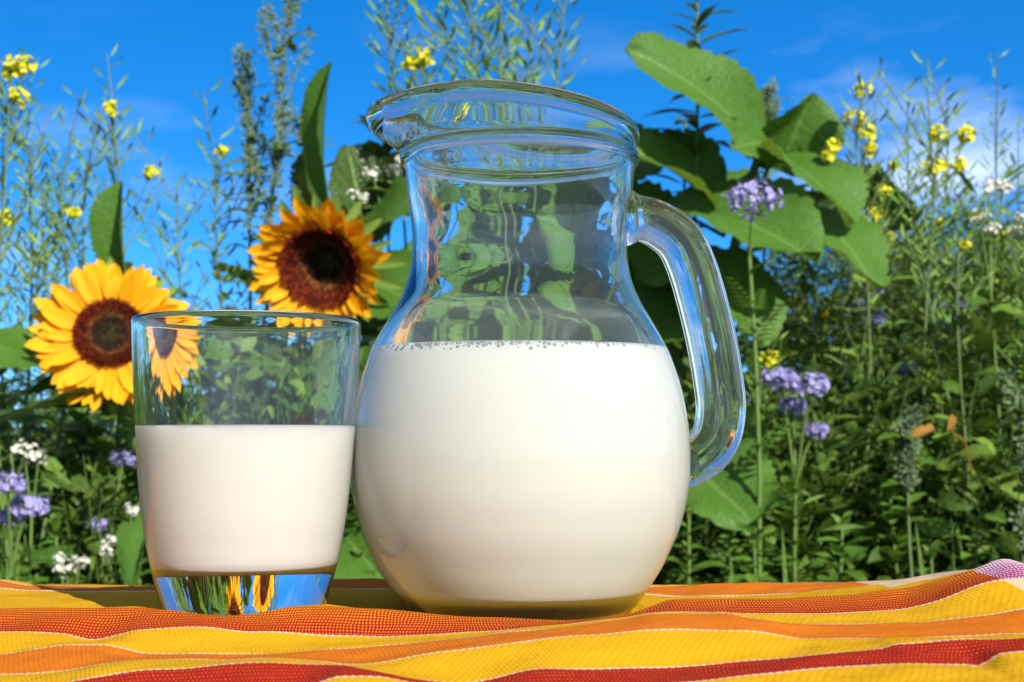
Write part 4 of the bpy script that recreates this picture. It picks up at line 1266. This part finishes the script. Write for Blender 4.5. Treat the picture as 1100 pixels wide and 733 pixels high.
# --- undergrowth: the mass of leaves nobody could count
def contour(px):
    """photo row where the green mass turns solid"""
    return interp([(-900, 380), (-200, 400), (0, 385), (120, 400), (200, 345), (260, 330), (420, 330), (560, 300), (700, 330), (820, 345), (900, 320), (1000, 285), (1100, 280), (1500, 300), (2200, 330)], px)
protos = []
for k in range(20):
    rn = random.Random(900 + k)
    mb = MB()
    kind = k % 5
    H = .26
    tube(mb, [(0, 0, -.10), (.006 * rn.uniform(-1, 1), .01, .1), (rn.uniform(-.02, .02), rn.uniform(-.02, .02), H)], .0013, .0007, 4)
    for q in range(46 if kind != 2 else 80):
        z_ = rn.uniform(-.06, H); a = rn.uniform(0, 2 * PI)
        L = {0: .040, 1: .024, 2: .026, 3: .050, 4: .045}[kind] * rn.uniform(.45, 1.35)
        W = L * {0: .6, 1: .8, 2: .16, 3: .13, 4: .3}[kind]
        off = rn.uniform(.0, .035)
        if kind == 4:      # feathery leaf
            if q > 14: break
            dv = Vector((math.cos(a), math.sin(a), rn.uniform(.1, .9))).normalized()
            x, y, z = frame(dv, (rn.uniform(-.4, .4), -.4, 1))
            for w_ in range(8):
                for sg in (-1, 1):
                    leaf(mb, Vector((0, 0, z_)) + dv * (.07 * w_ / 8), dv * .7 + x * sg, z, .022 * (1 - w_ / 11), .005, 'lance', 2, 1, .3, .2, 0, 0, rn)
            continue
        leaf(mb, (math.cos(a) * off, math.sin(a) * off, z_), (math.cos(a), math.sin(a), rn.uniform(-.4, 1.1)), (rn.uniform(-1, 1), rn.uniform(-1.4, .4), .8), L, W,
             'ovate' if kind < 2 else 'lance', 3, 1, rn.uniform(.1, .8), .25, 0, 0, rn)
    protos.append(mb.arrays())
rn = np.random.RandomState(4)
AV, AF, AU = [], [], []
off = 0
def put(x, y, z, k, sc_, ang):
    global off
    v_, f_, u_ = protos[k]
    c_, s_ = math.cos(ang), math.sin(ang)
    q = v_ * sc_
    tx, ty = rn.normal(0, .28), rn.normal(0, .28)
    q[:, 0] += q[:, 2] * tx; q[:, 1] += q[:, 2] * ty
    q = np.stack([q[:, 0] * c_ - q[:, 1] * s_, q[:, 0] * s_ + q[:, 1] * c_, q[:, 2]], 1) + (x, y, z)
    AV.append(q); AF.append(f_ + off); AU.append(u_); off += len(q)
cnt = 0
while cnt < 3700:
    d = 1.78 + 3.0 * rn.rand() ** 1.7
    px = rn.uniform(-800, 1900)
    x = (px - 550) / F_PX * d
    top_py = contour(px) + (0 if d > 2.5 else (2.5 - d) * 130) + abs(rn.normal(0, 25)) - 10
    ztop = CAM_H - (top_py - HOR) / F_PX * d - .20
    zlow = -.42
    z = zlow + (ztop - zlow) * rn.rand() ** .8
    put(x, d, z, rn.randint(20), rn.uniform(.75, 1.25), rn.uniform(0, 6.3))
    cnt += 1
for _ in range(260):     # looser stalks breaking the top line on the open side
    px = rn.uniform(830, 1250); d = rn.uniform(1.9, 3.2)
    py = rn.uniform(215, 330)
    x = (px - 550) / F_PX * d
    z = CAM_H - (py - HOR) / F_PX * d - .24
    put(x, d, z, rn.choice([2, 3, 4, 7, 8, 9, 12, 13, 14]), rn.uniform(.7, 1.1), rn.uniform(0, 6.3))
for _ in range(1500):    # outer parts of the meadow, beyond the sides
    a = rn.uniform(-1.15, 1.15); d = rn.uniform(1.2, 6.5)
    x = d * math.tan(a) * 1.1
    if abs(x) < .62 * d: continue
    put(x, d, rn.uniform(-.6, 0.02), rn.randint(20), rn.uniform(.9, 1.6), rn.uniform(0, 6.3))
for _ in range(1900):    # unseen growth added behind the camera, raised to break up the reflected horizon
    d = rn.uniform(1.6, 6.0); a = rn.uniform(0, 6.283)
    x, y = d * math.sin(a), d * math.cos(a)
    if y > -.4: continue
    put(x, y, rn.uniform(-.55, -.15 + d * (.05 + .09 * (.5 + .5 * math.sin(a * 7 + 1)) * rn.rand())), rn.randint(20), rn.uniform(.9, 1.6), rn.uniform(0, 6.3))
V = np.concatenate(AV); Fq = np.concatenate(AF); U = np.concatenate(AU)
me = bpy.data.meshes.new('undergrowth')
me.vertices.add(len(V)); me.vertices.foreach_set('co', V.astype(np.float32).ravel())
me.loops.add(len(Fq) * 4); me.loops.foreach_set('vertex_index', Fq.ravel().astype(np.int32))
me.polygons.add(len(Fq)); me.polygons.foreach_set('loop_start', (np.arange(len(Fq)) * 4).astype(np.int32))
me.polygons.foreach_set('loop_total', np.full(len(Fq), 4, np.int32))
ul = me.uv_layers.new(name='UVMap'); ul.data.foreach_set('uv', U[Fq.ravel()].astype(np.float32).ravel())
me.update(calc_edges=True); me.validate()
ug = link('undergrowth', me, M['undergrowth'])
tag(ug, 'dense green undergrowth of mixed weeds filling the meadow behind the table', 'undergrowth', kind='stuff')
# ---------------------------------------------------------------- one unit = one decimetre
# (the glass walls are only 2 mm thick; the renderer's light-through-glass solver needs larger numbers)
S = 10
sc.unit_settings.scale_length = 0.1
for o in list(C.objects):
    if o.parent is None:
        o.location = o.location * S
        if o.type not in ('CAMERA', 'LIGHT'):
            o.scale = o.scale * S
cam_d.dof.focus_distance *= S
M['milk'].node_tree.nodes['Principled BSDF'].inputs['Subsurface Scale'].default_value *= S
for m in bpy.data.materials:
    for n_ in m.node_tree.nodes:
        if n_.type == 'BUMP':
            n_.inputs['Distance'].default_value *= S
